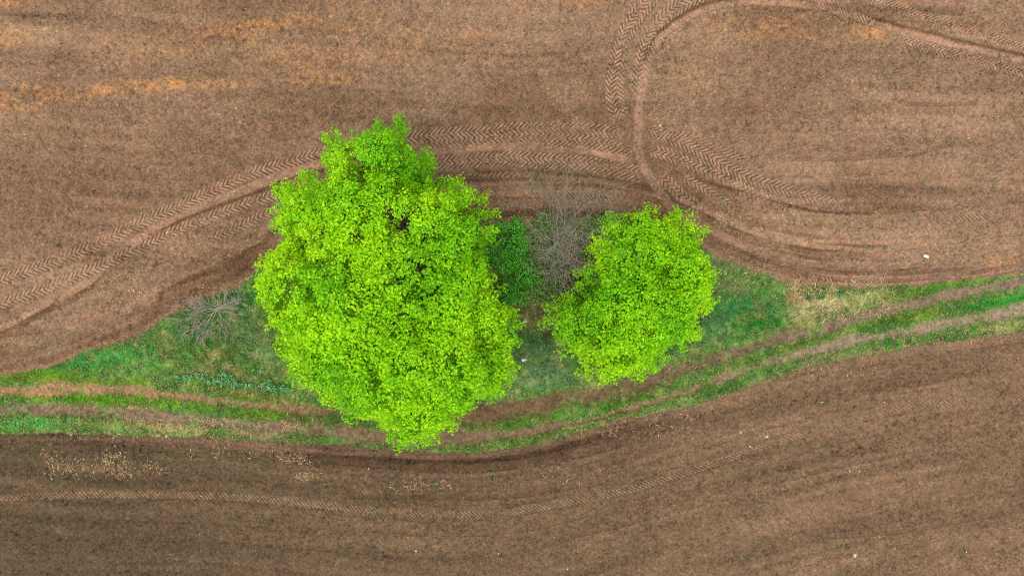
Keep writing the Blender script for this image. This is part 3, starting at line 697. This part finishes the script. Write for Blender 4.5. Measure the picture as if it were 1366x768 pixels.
# ---------------------------------------------------------------- bare trees and the dead bush
def bare_tree(name, label, cat, base, stems, mat, seed, twig_r=0.007, depth=3, base_r=0.09, spread=0.55, rise=0.35, trunk_to=None, kids=(4, 7), part='branch', twmat=None):
    r = np.random.default_rng(seed)
    bx, by = W(*base)
    z0 = float(hz(bx, by)) - 0.03
    root = empty(name, bx, by, z0); tag(root, label, cat)
    bpy.context.view_layer.update()
    p0 = np.array([bx, by, z0])
    T = Tubes(8)
    top = p0 + np.array(trunk_to if trunk_to is not None else (0, 0, 0.3))
    tp = bez(p0, (p0 + top) / 2 + np.array([r.normal(0, .05), r.normal(0, .05), 0]), top, 8)
    T.add(tp, np.linspace(base_r * 1.25, base_r * 0.7, 8)); T.build('trunk', mat, root)
    def grow(B, st, dv, ln, rad, lev):
        en = st + dv * ln
        mid = (st + en) / 2 + r.normal(0, 0.10 * ln, 3)
        n = 7 if lev < depth else 4
        c = bez(st, mid, en, n)
        c[1:-1] += r.normal(0, 0.02 * ln, (n - 2, 3))
        c[:, 2] = np.maximum(c[:, 2], 0.05)
        B.add(c, np.linspace(rad, max(twig_r * 0.6, rad * 0.3), n), 5 if rad > 0.02 else 3)
        if lev >= depth: return
        for _ in range(r.integers(kids[0], kids[1])):
            t_ = r.integers(1, n) if lev else r.integers(2, n)
            d2 = unit(dv * 1.0 + r.normal(0, spread, 3) + np.array([0, 0, rise * 0.3]))
            grow(B, c[t_], d2, ln * r.uniform(0.35, 0.7), max(rad * r.uniform(0.35, 0.55), twig_r), lev + 1)
    for (tx, ty, tz, rad) in stems:
        rad = rad * r.uniform(0.6, 1.1) * (1.15 if part == 'stem' else 1)
        B = Tubes(5)
        ex, ey = np.array(W(tx, ty)) * (1 - tz / CAM_H)
        st = tp[r.integers(4, 8)]
        dv = np.array([ex, ey, tz]) - st; ln = np.linalg.norm(dv)
        grow(B, st, dv / ln, ln * 0.85, rad, 0)
        B.build(part, mat, root)
    return root

bare_tree('bare_tree', 'leafless grey tree with spreading twigs between the two green trees', 'tree', (757, 352),
          [(722, 272, 3.2, .035), (742, 268, 3.8, .04), (770, 272, 3.6, .035), (797, 276, 3.0, .03), (756, 260, 4.0, .03), (712, 330, 2.6, .035), (708, 352, 2.2, .03), (724, 300, 3.0, .035), (750, 310, 3.8, .04), (790, 320, 3.2, .035),
           (772, 395, 2.8, .035), (755, 405, 2.6, .035), (738, 390, 2.4, .03), (785, 370, 2.8, .03), (730, 372, 2.4, .03), (762, 335, 4.4, .04), (748, 352, 4.0, .035), (770, 306, 3.6, .035), (714, 312, 2.8, .03), (806, 338, 4.4, .03), (802, 372, 4.2, .028), (808, 312, 4.2, .028), (792, 352, 4.6, .028)],
          M_grey, 51, 0.0052, 3, 0.12, 0.7, 0.25, (0.05, 0.1, 1.0), (3, 7))
bare_tree('bare_sapling', 'thin leafless sapling reaching over the tyre tracks above the bare grey tree', 'tree', (738, 322),
          [(721, 236, 3.8, .024), (730, 228, 4.4, .024), (742, 250, 4.0, .022), (714, 262, 3.2, .02), (758, 254, 3.6, .02), (734, 262, 4.0, .022), (780, 252, 3.4, .02), (796, 262, 3.0, .018)],
          M_twig, 57, 0.005, 3, 0.06, 0.5, 0.4, (0.0, 0.15, 0.9), (3, 6))
bare_tree('dead_bush', 'low dead bush of grey branches on the grass left of the largest tree', 'bush', (292, 413),
          [(247, 418, .55, .022), (252, 407, .6, .024), (262, 403, .7, .022), (258, 440, .4, .022), (268, 447, .35, .02), (290, 450, .3, .024), (303, 440, .35, .018), (322, 398, .5, .024), (318, 404, .6, .02), (310, 394, .6, .018),
           (286, 396, .7, .018), (248, 428, .4, .016), (312, 420, .4, .018), (280, 440, .4, .016), (272, 400, .8, .018)],
          M_pale, 63, 0.0085, 3, 0.08, 0.42, 0.05, (0.0, 0.0, 0.22), (3, 6), 'stem')

# ---------------------------------------------------------------- leafy bushes under the trees
def leaf_ball(r, cx, cy, z0, rx, ry, rz, n, size, lo, hi, flat=0.5):
    v = unit(r.normal(0, 1, (n, 3))); v[:, 2] = np.abs(v[:, 2])
    rad = r.uniform(0.35, 1.0, n) ** 0.6
    lump = 1 + 0.25 * np.sin(v[:, 0] * 5 + cx) * np.sin(v[:, 1] * 5 + cy)
    p = np.array([cx, cy, z0]) + v * (rad * lump)[:, None] * np.array([rx, ry, rz])
    nm = unit(v * (1 - flat) + np.array([0, 0, flat + 0.3]) + r.normal(0, 0.35, (n, 3)))
    dr = r.normal(0, 1, (n, 3)); dr = unit(dr - nm * (dr * nm).sum(-1, keepdims=True))
    lg = size * r.uniform(0.6, 1.4, n)
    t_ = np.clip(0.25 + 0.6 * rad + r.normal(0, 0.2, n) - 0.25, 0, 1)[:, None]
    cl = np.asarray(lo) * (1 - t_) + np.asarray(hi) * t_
    return leaves(p, nm, dr, lg, lg * r.uniform(0.55, 0.8, n), np.clip(cl * r.uniform(0.8, 1.2, (n, 1)), 0.003, 0.85))
def join(parts):
    V, F, C = [], [], []; n = 0
    for v, f, c in parts:
        V.append(v); F.append(f + n); C.append(c); n += len(v)
    return np.vstack(V), np.vstack(F), np.vstack(C)

def bush(name, label, cat, px, rpx, h, n, size, lo, hi, seed, group=None, lobes=6, stems=True):
    r = np.random.default_rng(seed)
    x, y = W(*px); x *= 1 - h * 0.6 / CAM_H; y *= 1 - h * 0.6 / CAM_H
    z = float(hz(x, y)); R = rpx * S
    root = empty(name, x, y, z); tag(root, label, cat, group)
    bpy.context.view_layer.update()
    pts = []
    T = Tubes(4)
    for i in range(lobes):
        a = r.uniform(0, 2 * pi); q = R * math.sqrt(r.random()) * 0.75
        cx, cy = x + q * cos(a), y + q * sin(a); hh = h * r.uniform(0.55, 1.0)
        pts.append(leaf_ball(r, cx, cy, z + hh * 0.35, R * 0.5, R * 0.5, hh * 0.65, int(n * 0.72) // lobes, size, lo, hi))
        e = np.array([cx, cy, z + hh * 0.8])
        T.add(bez(np.array([x, y, z - 0.02]), np.array([x * .5 + cx * .5, y * .5 + cy * .5, z + hh * .6]), e, 6), np.linspace(0.02, 0.006, 6))
    V, F, C = join(pts)
    make_mesh('foliage', V, F, M_bush, C, root)
    T.build('stem', M_bark, root)
    return root

DK = A(44, 110, 14); MD = A(108, 214, 30)
for i, (p, rp, h, n, lab) in enumerate([
        ((680, 337), 26, 1.5, 2400, 'dark green leafy bush against the right side of the largest tree'),
        ((664, 312), 15, 1.0, 900, 'small green bush at the upper right edge of the largest tree'),
        ((690, 306), 15, 0.9, 700, 'green bush nearest the field edge between the trees'),
        ((697, 370), 28, 1.1, 1700, 'sparse green bush over brown litter left of the bare grey tree'),
        ((730, 318), 26, 1.2, 1300, 'green bush half hidden behind the twigs of the bare grey tree'),
        ((672, 395), 18, 0.8, 900, 'low green bush below the others, beside the largest tree'),
        ((796, 306), 17, 1.6, 900, 'green bush between the bare twigs and the smaller leafy tree'),
        ((776, 350), 20, 1.2, 800, 'olive green bush under the right-hand twigs of the bare grey tree'),
        ((735, 378), 30, 0.9, 1100, 'thin green bush under the lower left twigs of the bare grey tree'),
        ((775, 398), 16, 0.9, 500, 'green bush under the lowest twigs of the bare grey tree')]):
    lo, hi = (DK, MD) if i not in (4, 6, 7, 8, 9) else (A(56, 90, 34), A(130, 180, 58))
    bush('leafy_bush', lab, 'bush', p, rp * 1.12, h, int(n * (1.15 if i in (0, 1, 2, 3, 5) else 2.0)), 0.105, lo, hi, 300 + i, 'bushes between the trees', 7)

# ---------------------------------------------------------------- small plants
def plant(name, label, cat, group, px, rpx, h, n, size, lo, hi, seed):
    r = np.random.default_rng(seed)
    x, y = W(*px); z = float(hz(x, y)); R = rpx * S
    pts = []
    for i in range(4):
        a = r.uniform(0, 2 * pi); q = R * r.uniform(0.1, 0.6)
        pts.append(leaf_ball(r, x + q * cos(a) * 0.8, y + q * sin(a) * 0.8, z + 0.01, R * 0.62, R * 0.62, h * r.uniform(.7, 1.1), n // 4, size, lo, hi, 0.6))
    V, F, C = join(pts)
    V[:, 0] -= x; V[:, 1] -= y; V[:, 2] -= z
    o = make_mesh(name, V, F, M_bush, C); o.location = (x, y, z)
    return tag(o, label, cat, group)

NB_LO, NB_HI = A(44, 124, 56), A(140, 206, 132)
rp_ = np.random.default_rng(77)
nett = [(249, 503), (256, 501), (266, 500), (273, 502), (280, 508), (287, 508), (294, 506), (299, 509), (306, 500), (311, 503), (305, 507), (313, 512), (317, 511), (321, 513), (331, 515), (336, 513), (350, 512),
        (356, 514), (361, 509), (363, 517), (369, 517), (378, 516), (385, 518), (300, 498), (352, 492), (238, 503)]
for i, p in enumerate(nett):
    plant('weed_clump', 'blue-green leafy weed clump in the row above the path', 'weed', 'blue-green weeds along the path', p, rp_.uniform(3.5, 6.2), 0.28, int(rp_.uniform(30, 52)), 0.10, NB_LO, NB_HI, 400 + i)
YG_LO, YG_HI = A(40, 120, 16), A(116, 206, 40)
for i, (p, rr, lab) in enumerate([((275, 462), 6, 'bright green plant below the dead bush'), ((269, 468), 5, 'bright green plant touching the lower left of the plant below the dead bush'),
        ((333, 468), 6, 'bright green plant standing alone right of the dead bush on dull grass'), ((254, 471), 5, 'small bright green plant furthest left under the dead bush'), ((282, 466), 4, 'small green plant just right of the plant below the dead bush'),
        ((1241, 450), 11, 'broad bright green weed clump on the verge below the right-hand path'), ((1262, 448), 8, 'pale green weed clump right of the broad verge clump'), ((1297, 440), 7, 'green weed clump furthest right on the lower verge'),
        ((1184, 463), 6, 'small green weed left of the broad verge clump at the lower field edge'), ((1197, 462), 6, 'small green weed second left of the broad verge clump'), ((1248, 384), 8, 'bright green weed tuft on the upper edge of the right-hand path'),
        ((1226, 388), 6, 'green weed tuft left of the tuft on the upper path edge'), ((1078, 398), 8, 'dark green weed among the pale dry grass, left'), ((1094, 396), 8, 'dark green weed among the pale dry grass, in the middle'),
        ((1122, 391), 8, 'dark green weed among the pale dry grass, right'), ((1231, 244), 6, 'lone light green weed in the bare upper right field'), ((22, 424), 5, 'small green weed in the upper field at the left edge'),
        ((660, 630), 4, 'small green weed in the dark soil of the lower field under the trees'), ((582, 643), 3, 'tiny green weed among straw in the lower field'), ((440, 643), 4, 'green weed beside straw left in the lower field'),
        ((1157, 331), 5, 'small weed in the field right of the smaller leafy tree'), ((1180, 331), 5, 'green weed in the upper field nearest the white litter'), ((966, 265), 4, 'small green weed between the fanned tyre tracks'),
        ((208, 576), 5, 'bright green weed on the lower field edge at left'), ((700, 505), 5, 'small weed on the dull grass between the trees')]):
    plant('weed', lab, 'weed', 'single weeds', p, rr * (1 if 4 < i < 11 else 0.7 if i < 15 else 0.6), 0.2, 70 if i < 15 else 26, 0.07, YG_LO if i < 12 else A(30, 90, 40) if i < 15 else A(84, 116, 56), YG_HI if i < 12 else A(84, 156, 84) if i < 15 else A(132, 172, 92), 440 + i)

# ---------------------------------------------------------------- stones and litter
def stone(px, rpx, mat, seed, label, cat, name='stone', group=None, flat=0.6):
    r = np.random.default_rng(seed)
    import bmesh
    bm = bmesh.new(); bmesh.ops.create_icosphere(bm, subdivisions=3, radius=1)
    k = r.normal(0, 1, (6, 3)); ph = r.uniform(0, 6, 6)
    for v in bm.verts:
        c = np.array(v.co); d = 1 + sum(0.09 * math.sin(float(c @ k[i]) * 2.2 + ph[i]) for i in range(6))
        v.co = v.co * d
        v.co.z *= flat; v.co.x *= 1.25
    me = bpy.data.meshes.new(name); bm.to_mesh(me); bm.free(); me.materials.append(mat)
    o = bpy.data.objects.new(name, me); COL.objects.link(o)
    x, y = W(*px); R = rpx * S
    o.location = (x, y, float(hz(x, y)) + R * flat * 0.35); o.scale = (R, R, R); o.rotation_euler = (r.normal(0, .15), r.normal(0, .15), r.uniform(0, 6))
    return tag(o, label, cat, group)
for i, (p, rr) in enumerate([(( 1023, 582), 2.2), ((1001, 595), 1.8), ((988, 577), 1.5), ((1133, 628), 1.3), ((1146, 628), 1.3), ((1097, 536), 1.4), ((555, 734), 1.7), ((1180, 536), 1.2), ((1288, 735), 1.2), ((492, 624), 1.3), ((665, 738), 1.2), ((757, 758), 1.2)]):
    stone(p, rr * 0.72, M_stone, 500 + i, 'small pale stone lying on the bare soil of the lower field', 'stone', group='pale stones in the lower field')
stone((1140, 740), 2.2, M_stone, 520, 'largest pale stone in the lower right field near the bottom edge', 'stone')
stone((880, 168), 1.2, M_stone, 521, 'pale stone beside the crossing of the tyre tracks', 'stone')
stone((223, 581), 1.6, M_stone, 522, 'pale stone on the left end of the lower field edge', 'stone')
stone((700, 428), 2.4, M_stone, 523, 'grey stone on the grass at the right tip of the largest tree', 'stone')
stone((179, 541), 4.6, bark_mat('pink earth', A(150, 112, 84), A(176, 136, 104), 20), 524, 'pinkish earth mound on the left grass strip of the path', 'molehill', 'molehill', flat=0.16)

def scrap(px, rpx, seed, label):
    r = np.random.default_rng(seed)
    x, y = W(*px); z = float(hz(x, y)); R = rpx * S
    n = 9; g = np.linspace(-1, 1, n); gx, gy = np.meshgrid(g, g)
    cut = 1 - 0.25 * (np.abs(gx * gy)) 
    hh = 0.35 * R * (np.sin(gx * 4 + gy * 3) * 0.5 + np.cos(gy * 5 - gx * 2) * 0.5) + r.normal(0, 0.08 * R, gx.shape)
    V = np.stack([gx * R * cut * 1.2 + 0.15 * R * np.sin(gy * 3), gy * R * cut * 0.7 + 0.2 * R * np.sin(gx * 2.5), hh + 0.5 * R], -1).reshape(-1, 3)
    ii, jj = np.meshgrid(np.arange(n - 1), np.arange(n - 1)); b = jj * n + ii
    F = np.stack([b, b + 1, b + 1 + n, b + n], -1).reshape(-1, 4)
    o = make_mesh('plastic_scrap', V, F, M_white, smooth=False); o.location = (x, y, z); o.rotation_euler = (0, 0, r.uniform(0, 3))
    return tag(o, label, 'litter')
scrap((1234, 342), 2.9, 1, 'crumpled white plastic scrap on the soil of the upper right field')
scrap((699, 480), 2.6, 2, 'small white scrap on the grass between the two green trees')

# ---------------------------------------------------------------- straw, grass and loose clods: uncountable
def scatter_straw():
    r = np.random.default_rng(9)
    X, Y, Lm, Cs = [], [], [], []
    S1 = np.array(A(206, 174, 122)); S2 = np.array(A(184, 138, 98)); S3 = np.array(A(232, 212, 166))
    def patch(xa, xb, ya, yb, n, lmin, lmax, warm=0.5, clump=0):
        if clump:
            cx = r.uniform(xa, xb, clump); cy = r.uniform(ya, yb, clump); k = r.integers(0, clump, n)
            x = cx[k] + r.normal(0, 5, n); y = cy[k] + r.normal(0, 3, n)
        else:
            x = r.normal((xa + xb) / 2, (xb - xa) / 3.4, n); y = r.normal((ya + yb) / 2, (yb - ya) / 3.4, n)
        X.append(x); Y.append(y); Lm.append(r.uniform(lmin, lmax, n) ** 1.0)
        t_ = r.random((n, 1)); c = np.where(t_ < warm, S2, np.where(t_ < 0.85, S1, S3)) * r.uniform(0.65, 1.1, (n, 1)); Cs.append(c)
    patch(61, 165, 603, 637, 560, .05, .22, .35, 46); patch(160, 232, 620, 633, 150, .05, .2, .35, 16); patch(372, 412, 604, 622, 130, .05, .2, .35, 12); patch(395, 434, 632, 645, 130, .05, .2, .35, 9)
    patch(485, 612, 636, 655, 150, .06, .25, .5, 16); patch(250, 380, 596, 612, 120, .05, .2, .4, 22); patch(118, 200, 368, 398, 150, .06, .3, .5, 16); patch(150, 195, 392, 408, 60, .06, .2, .2, 6); patch(215, 335, 285, 350, 90, .06, .32, .5, 18)
    patch(866, 890, 50, 172, 130, .10, .5, .15, 20); patch(905, 1065, 262, 305, 240, .05, .25, .35, 40); patch(960, 1045, 280, 320, 110, .05, .25, .4, 18); patch(650, 730, 292, 304, 260, .05, .25, .85, 26)
    patch(90, 400, 558, 582, 950, .05, .24, .4, 110); patch(0, 330, 512, 546, 520, .05, .2, .8, 110); patch(1055, 1185, 372, 428, 1500, .06, .3, .3, 90); patch(750, 925, 540, 584, 330, .05, .25, .5, 60)
    patch(930, 1060, 345, 400, 260, .06, .3, .4, 40); patch(1180, 1366, 434, 460, 260, .05, .22, .4, 50); patch(1030, 1180, 462, 500, 200, .05, .22, .5, 40); patch(640, 780, 300, 420, 420, .05, .2, .9, 60)
    patch(880, 1000, 480, 540, 160, .05, .2, .5, 40); patch(260, 420, 460, 520, 260, .05, .25, .6, 40); patch(640, 720, 505, 530, 90, .05, .2, .6, 14); patch(790, 850, 330, 420, 10, .05, .2, .6)
    patch(230, 330, 380, 400, 160, .05, .2, .5, 25); patch(1180, 1340, 295, 330, 60, .05, .2, .3, 14); patch(560, 760, 212, 250, 60, .05, .25, .4, 12); patch(720, 920, 615, 650, 70, .05, .25, .5, 16)
    n = 3800
    X.append(r.uniform(-100, 1466, n)); Y.append(r.uniform(-90, 858, n)); Lm.append(0.03 + 0.14 * r.random(n) ** 3); t_ = r.random((n, 1)); Cs.append(np.where(t_ < .4, S2, np.where(t_ < 0.9, S1, S3)) * r.uniform(0.5, 1.0, (n, 1)))
    X = np.concatenate(X); Y = np.concatenate(Y); Lm = np.concatenate(Lm) * 1.15; Cs = np.vstack(Cs)
    x = (X - 683) * S; y = (384 - Y) * S
    n = len(x); th = r.uniform(0, 2 * pi, n)
    d = np.stack([np.cos(th), np.sin(th), r.normal(0, 0.12, n)], 1)
    z = np.maximum.reduce([hz(x + np.cos(th) * Lm * q, y + np.sin(th) * Lm * q) for q in (0, .5, 1)]) + r.uniform(0.006, 0.02, n)
    z = z + gsample(mV, x, y) * r.uniform(0.0, 0.09, n)
    V, F, C = leaves(np.stack([x, y, z], 1), np.tile([0, 0, 1.0], (n, 1)) + r.normal(0, .2, (n, 3)), d, Lm, r.uniform(0.010, 0.026, n), np.clip(Cs, .01, .85), 0.1)
    tag(make_mesh('straw_litter', V, F, M_straw, C), 'pale straw and stalk bits strewn over soil and path', 'straw', kind='stuff')

def scatter_grass():
    r = np.random.default_rng(10)
    n = 900000
    x = r.uniform(-27.5, 27.5, n); y = r.uniform(-9.5, 4.5, n)
    dens = gsample(mV, x, y) * (1 - 0.93 * gsample(ruts, x, y))
    c = gsample(cv_grass, x, y).astype(float)
    green = np.clip((c[:, 1] - c[:, 0]) / (c[:, 1] + 1e-6) * 2.2 + 0.35, 0.12, 1)
    tuft = 0.5 + 0.5 * sstep(-0.4, 0.5, vnoise(x / 0.22, y / 0.22, 230))
    px = x / S + 683; py = 384 - y / S
    shade = 1 - 0.8 * ((px > 640) & (px < 815) & (py > 288) & (py < 415))
    keep = r.random(n) < dens * green * tuft * shade
    x, y, c, green = x[keep], y[keep], c[keep], green[keep]
    n = len(x); z = hz(x, y) - 0.005
    th = r.uniform(0, 2 * pi, n) ; ti = r.uniform(0.25, 1.15, n)
    d = np.stack([np.cos(th) * np.sin(ti), np.sin(th) * np.sin(ti), np.cos(ti)], 1)
    tall = 0.7 + 0.6 * vnoise(x / 1.2, y / 1.2, 233)
    lg = r.uniform(0.06, 0.20, n) * tall; wd = r.uniform(0.010, 0.028, n)
    cc = c * r.uniform(0.55, 1.6, (n, 1)) * 1.1
    hue = r.normal(0, 0.12, (n, 1)); cc = cc * np.hstack([1 + hue, np.ones((n, 1)), 1 - hue])
    dryb = r.random(n) < 0.07
    cc[dryb] = np.array(A(176, 152, 98)) * r.uniform(.7, 1.1, (dryb.sum(), 1))
    side = np.stack([-np.sin(th), np.cos(th), np.zeros(n)], 1) * wd[:, None]
    p = np.stack([x, y, z], 1)
    V = np.stack([p - side / 2, p + side / 2, p + d * lg[:, None]], 1).reshape(-1, 3)
    m = 240000
    bx_ = r.uniform(-27.5, 27.5, m); by_ = r.uniform(-9.5, 4.5, m)
    bc = gsample(cv_grass, bx_, by_).astype(float)
    bg_ = np.clip((bc[:, 1] - bc[:, 0]) / (bc[:, 1] + 1e-6) * 2.0 + 0.3, 0.1, 1)
    bpx = bx_ / S + 683; bpy_ = 384 - by_ / S
    kb = r.random(m) < gsample(mV, bx_, by_) * (1 - 0.97 * gsample(ruts, bx_, by_)) * bg_ * sstep(-0.1, 0.5, vnoise(bx_ / 0.3, by_ / 0.3, 240)) * (1 - 0.6 * ((bpx > 640) & (bpx < 815) & (bpy_ > 288) & (bpy_ < 415)))
    bx_, by_, bc = bx_[kb], by_[kb], bc[kb]; m = len(bx_)
    bt = r.uniform(0, 2 * pi, m)
    bd = np.stack([np.cos(bt), np.sin(bt), r.uniform(0, 0.7, m)], 1)
    bcol = bc * r.uniform(0.6, 1.9, (m, 1)); db = r.random(m) < 0.12
    bcol[db] = np.array(A(190, 166, 112)) * r.uniform(.7, 1.15, (db.sum(), 1))
    bl = r.uniform(0.05, 0.13, m)
    LV, LF, LC = leaves(np.stack([bx_, by_, hz(bx_, by_) + r.uniform(0.01, 0.08, m)], 1), np.tile([0, 0, 1.0], (m, 1)) + r.normal(0, .3, (m, 3)), bd, bl, bl * r.uniform(.3, .6, m), np.clip(bcol, .004, .85))
    LFt = np.vstack([LF[:, [0, 1, 2]], LF[:, [0, 2, 3]]])
    print('grass', n, m)
    tag(make_mesh('grass', np.vstack([V, LV]), np.vstack([np.arange(3 * n).reshape(-1, 3), LFt + 3 * n]), M_grass, np.vstack([np.repeat(np.clip(cc, .004, .85), 3, 0), LC])), 'short mixed green and dry grass on the strip between the fields', 'grass', kind='stuff')

def scatter_clods():
    r = np.random.default_rng(12)
    n = 30000
    x = r.uniform(-27.5, 27.5, n); y = r.uniform(-16.5, 16.5, n)
    m = (gsample(mV, x, y) < 0.2) & (r.random(n) < 0.12 + 0.5 * sstep(0.8, 1.3, gsample(rough, x, y)))
    x, y = x[m], y[m]; n = len(x)
    rad = 0.014 + 0.045 * r.random(n) ** 3
    oc = np.array([(1, 0, 0), (0, 1, 0), (-1, 0, 0), (0, -1, 0), (0, 0, 1), (0, 0, -1)], float)
    of = np.array([(0, 1, 4), (1, 2, 4), (2, 3, 4), (3, 0, 4), (1, 0, 5), (2, 1, 5), (3, 2, 5), (0, 3, 5)])
    V = oc[None] * r.uniform(0.6, 1.35, (n, 6, 1)) + r.normal(0, 0.2, (n, 6, 3))
    a = r.uniform(0, 6.28, n); ca, sa = np.cos(a)[:, None], np.sin(a)[:, None]
    V = np.stack([V[..., 0] * ca - V[..., 1] * sa, V[..., 0] * sa + V[..., 1] * ca, V[..., 2] * 0.75], -1) * rad[:, None, None]
    V += np.stack([x, y, hz(x, y) + rad * 0.3], -1)[:, None, :]
    c = gsample(CC, x, y) * r.uniform(0.75, 1.35, (n, 1)); c = np.clip(c, 0.01, 0.5)
    F = (of[None] + (np.arange(n) * 6)[:, None, None]).reshape(-1, 3)
    tag(make_mesh('soil_clods', V.reshape(-1, 3), F, M_clod, np.repeat(c, 6, 0)), 'loose brown clods of earth strewn over the ploughed fields', 'clods', kind='stuff')

scatter_straw(); scatter_grass(); scatter_clods()

# ---------------------------------------------------------------- daylight: bright overcast
SUN_EL, SUN_AZ = radians(74), radians(205)        # azimuth clockwise from the top of the photo
w = bpy.data.worlds.new("World"); scene.world = w; w.use_nodes = True
N = w.node_tree.nodes; L = w.node_tree.links; N.clear()
sky = N.new('ShaderNodeTexSky'); sky.sky_type = 'NISHITA'; sky.sun_disc = False
sky.sun_elevation = SUN_EL; sky.sun_rotation = SUN_AZ; sky.air_density = 1.0; sky.dust_density = 3.0
hs = N.new('ShaderNodeHueSaturation'); hs.inputs['Saturation'].default_value = 0.15; hs.inputs['Value'].default_value = 1.7
bg = N.new('ShaderNodeBackground'); bg.inputs['Strength'].default_value = 0.15
wo = N.new('ShaderNodeOutputWorld')
L.new(sky.outputs[0], hs.inputs['Color']); L.new(hs.outputs[0], bg.inputs['Color']); L.new(bg.outputs[0], wo.inputs['Surface'])
sl = bpy.data.lights.new('sun', 'SUN'); sl.energy = 1.35; sl.angle = radians(40); sl.color = (1.0, 0.96, 0.90)
so = bpy.data.objects.new('sun', sl); COL.objects.link(so)
so.rotation_euler = (pi / 2 - SUN_EL, 0, pi - SUN_AZ)
so.location = (0, 0, 60)

cam = bpy.data.cameras.new('camera'); co = bpy.data.objects.new('camera', cam); COL.objects.link(co)
cam.sensor_width = 36; cam.lens = 36 * CAM_H / 50.0; cam.clip_end = 3000; cam.clip_start = 0.5
co.location = (0, 0, CAM_H); co.rotation_euler = (0, 0, 0)
scene.camera = co
scene.view_settings.view_transform = 'Standard'; scene.view_settings.look = 'None'; scene.view_settings.exposure = 0; scene.view_settings.gamma = 1
scene.cycles.filter_width = 1.1; scene.cycles.use_denoising = False; scene.cycles.max_bounces = 6; scene.cycles.diffuse_bounces = 4; scene.cycles.transmission_bounces = 4
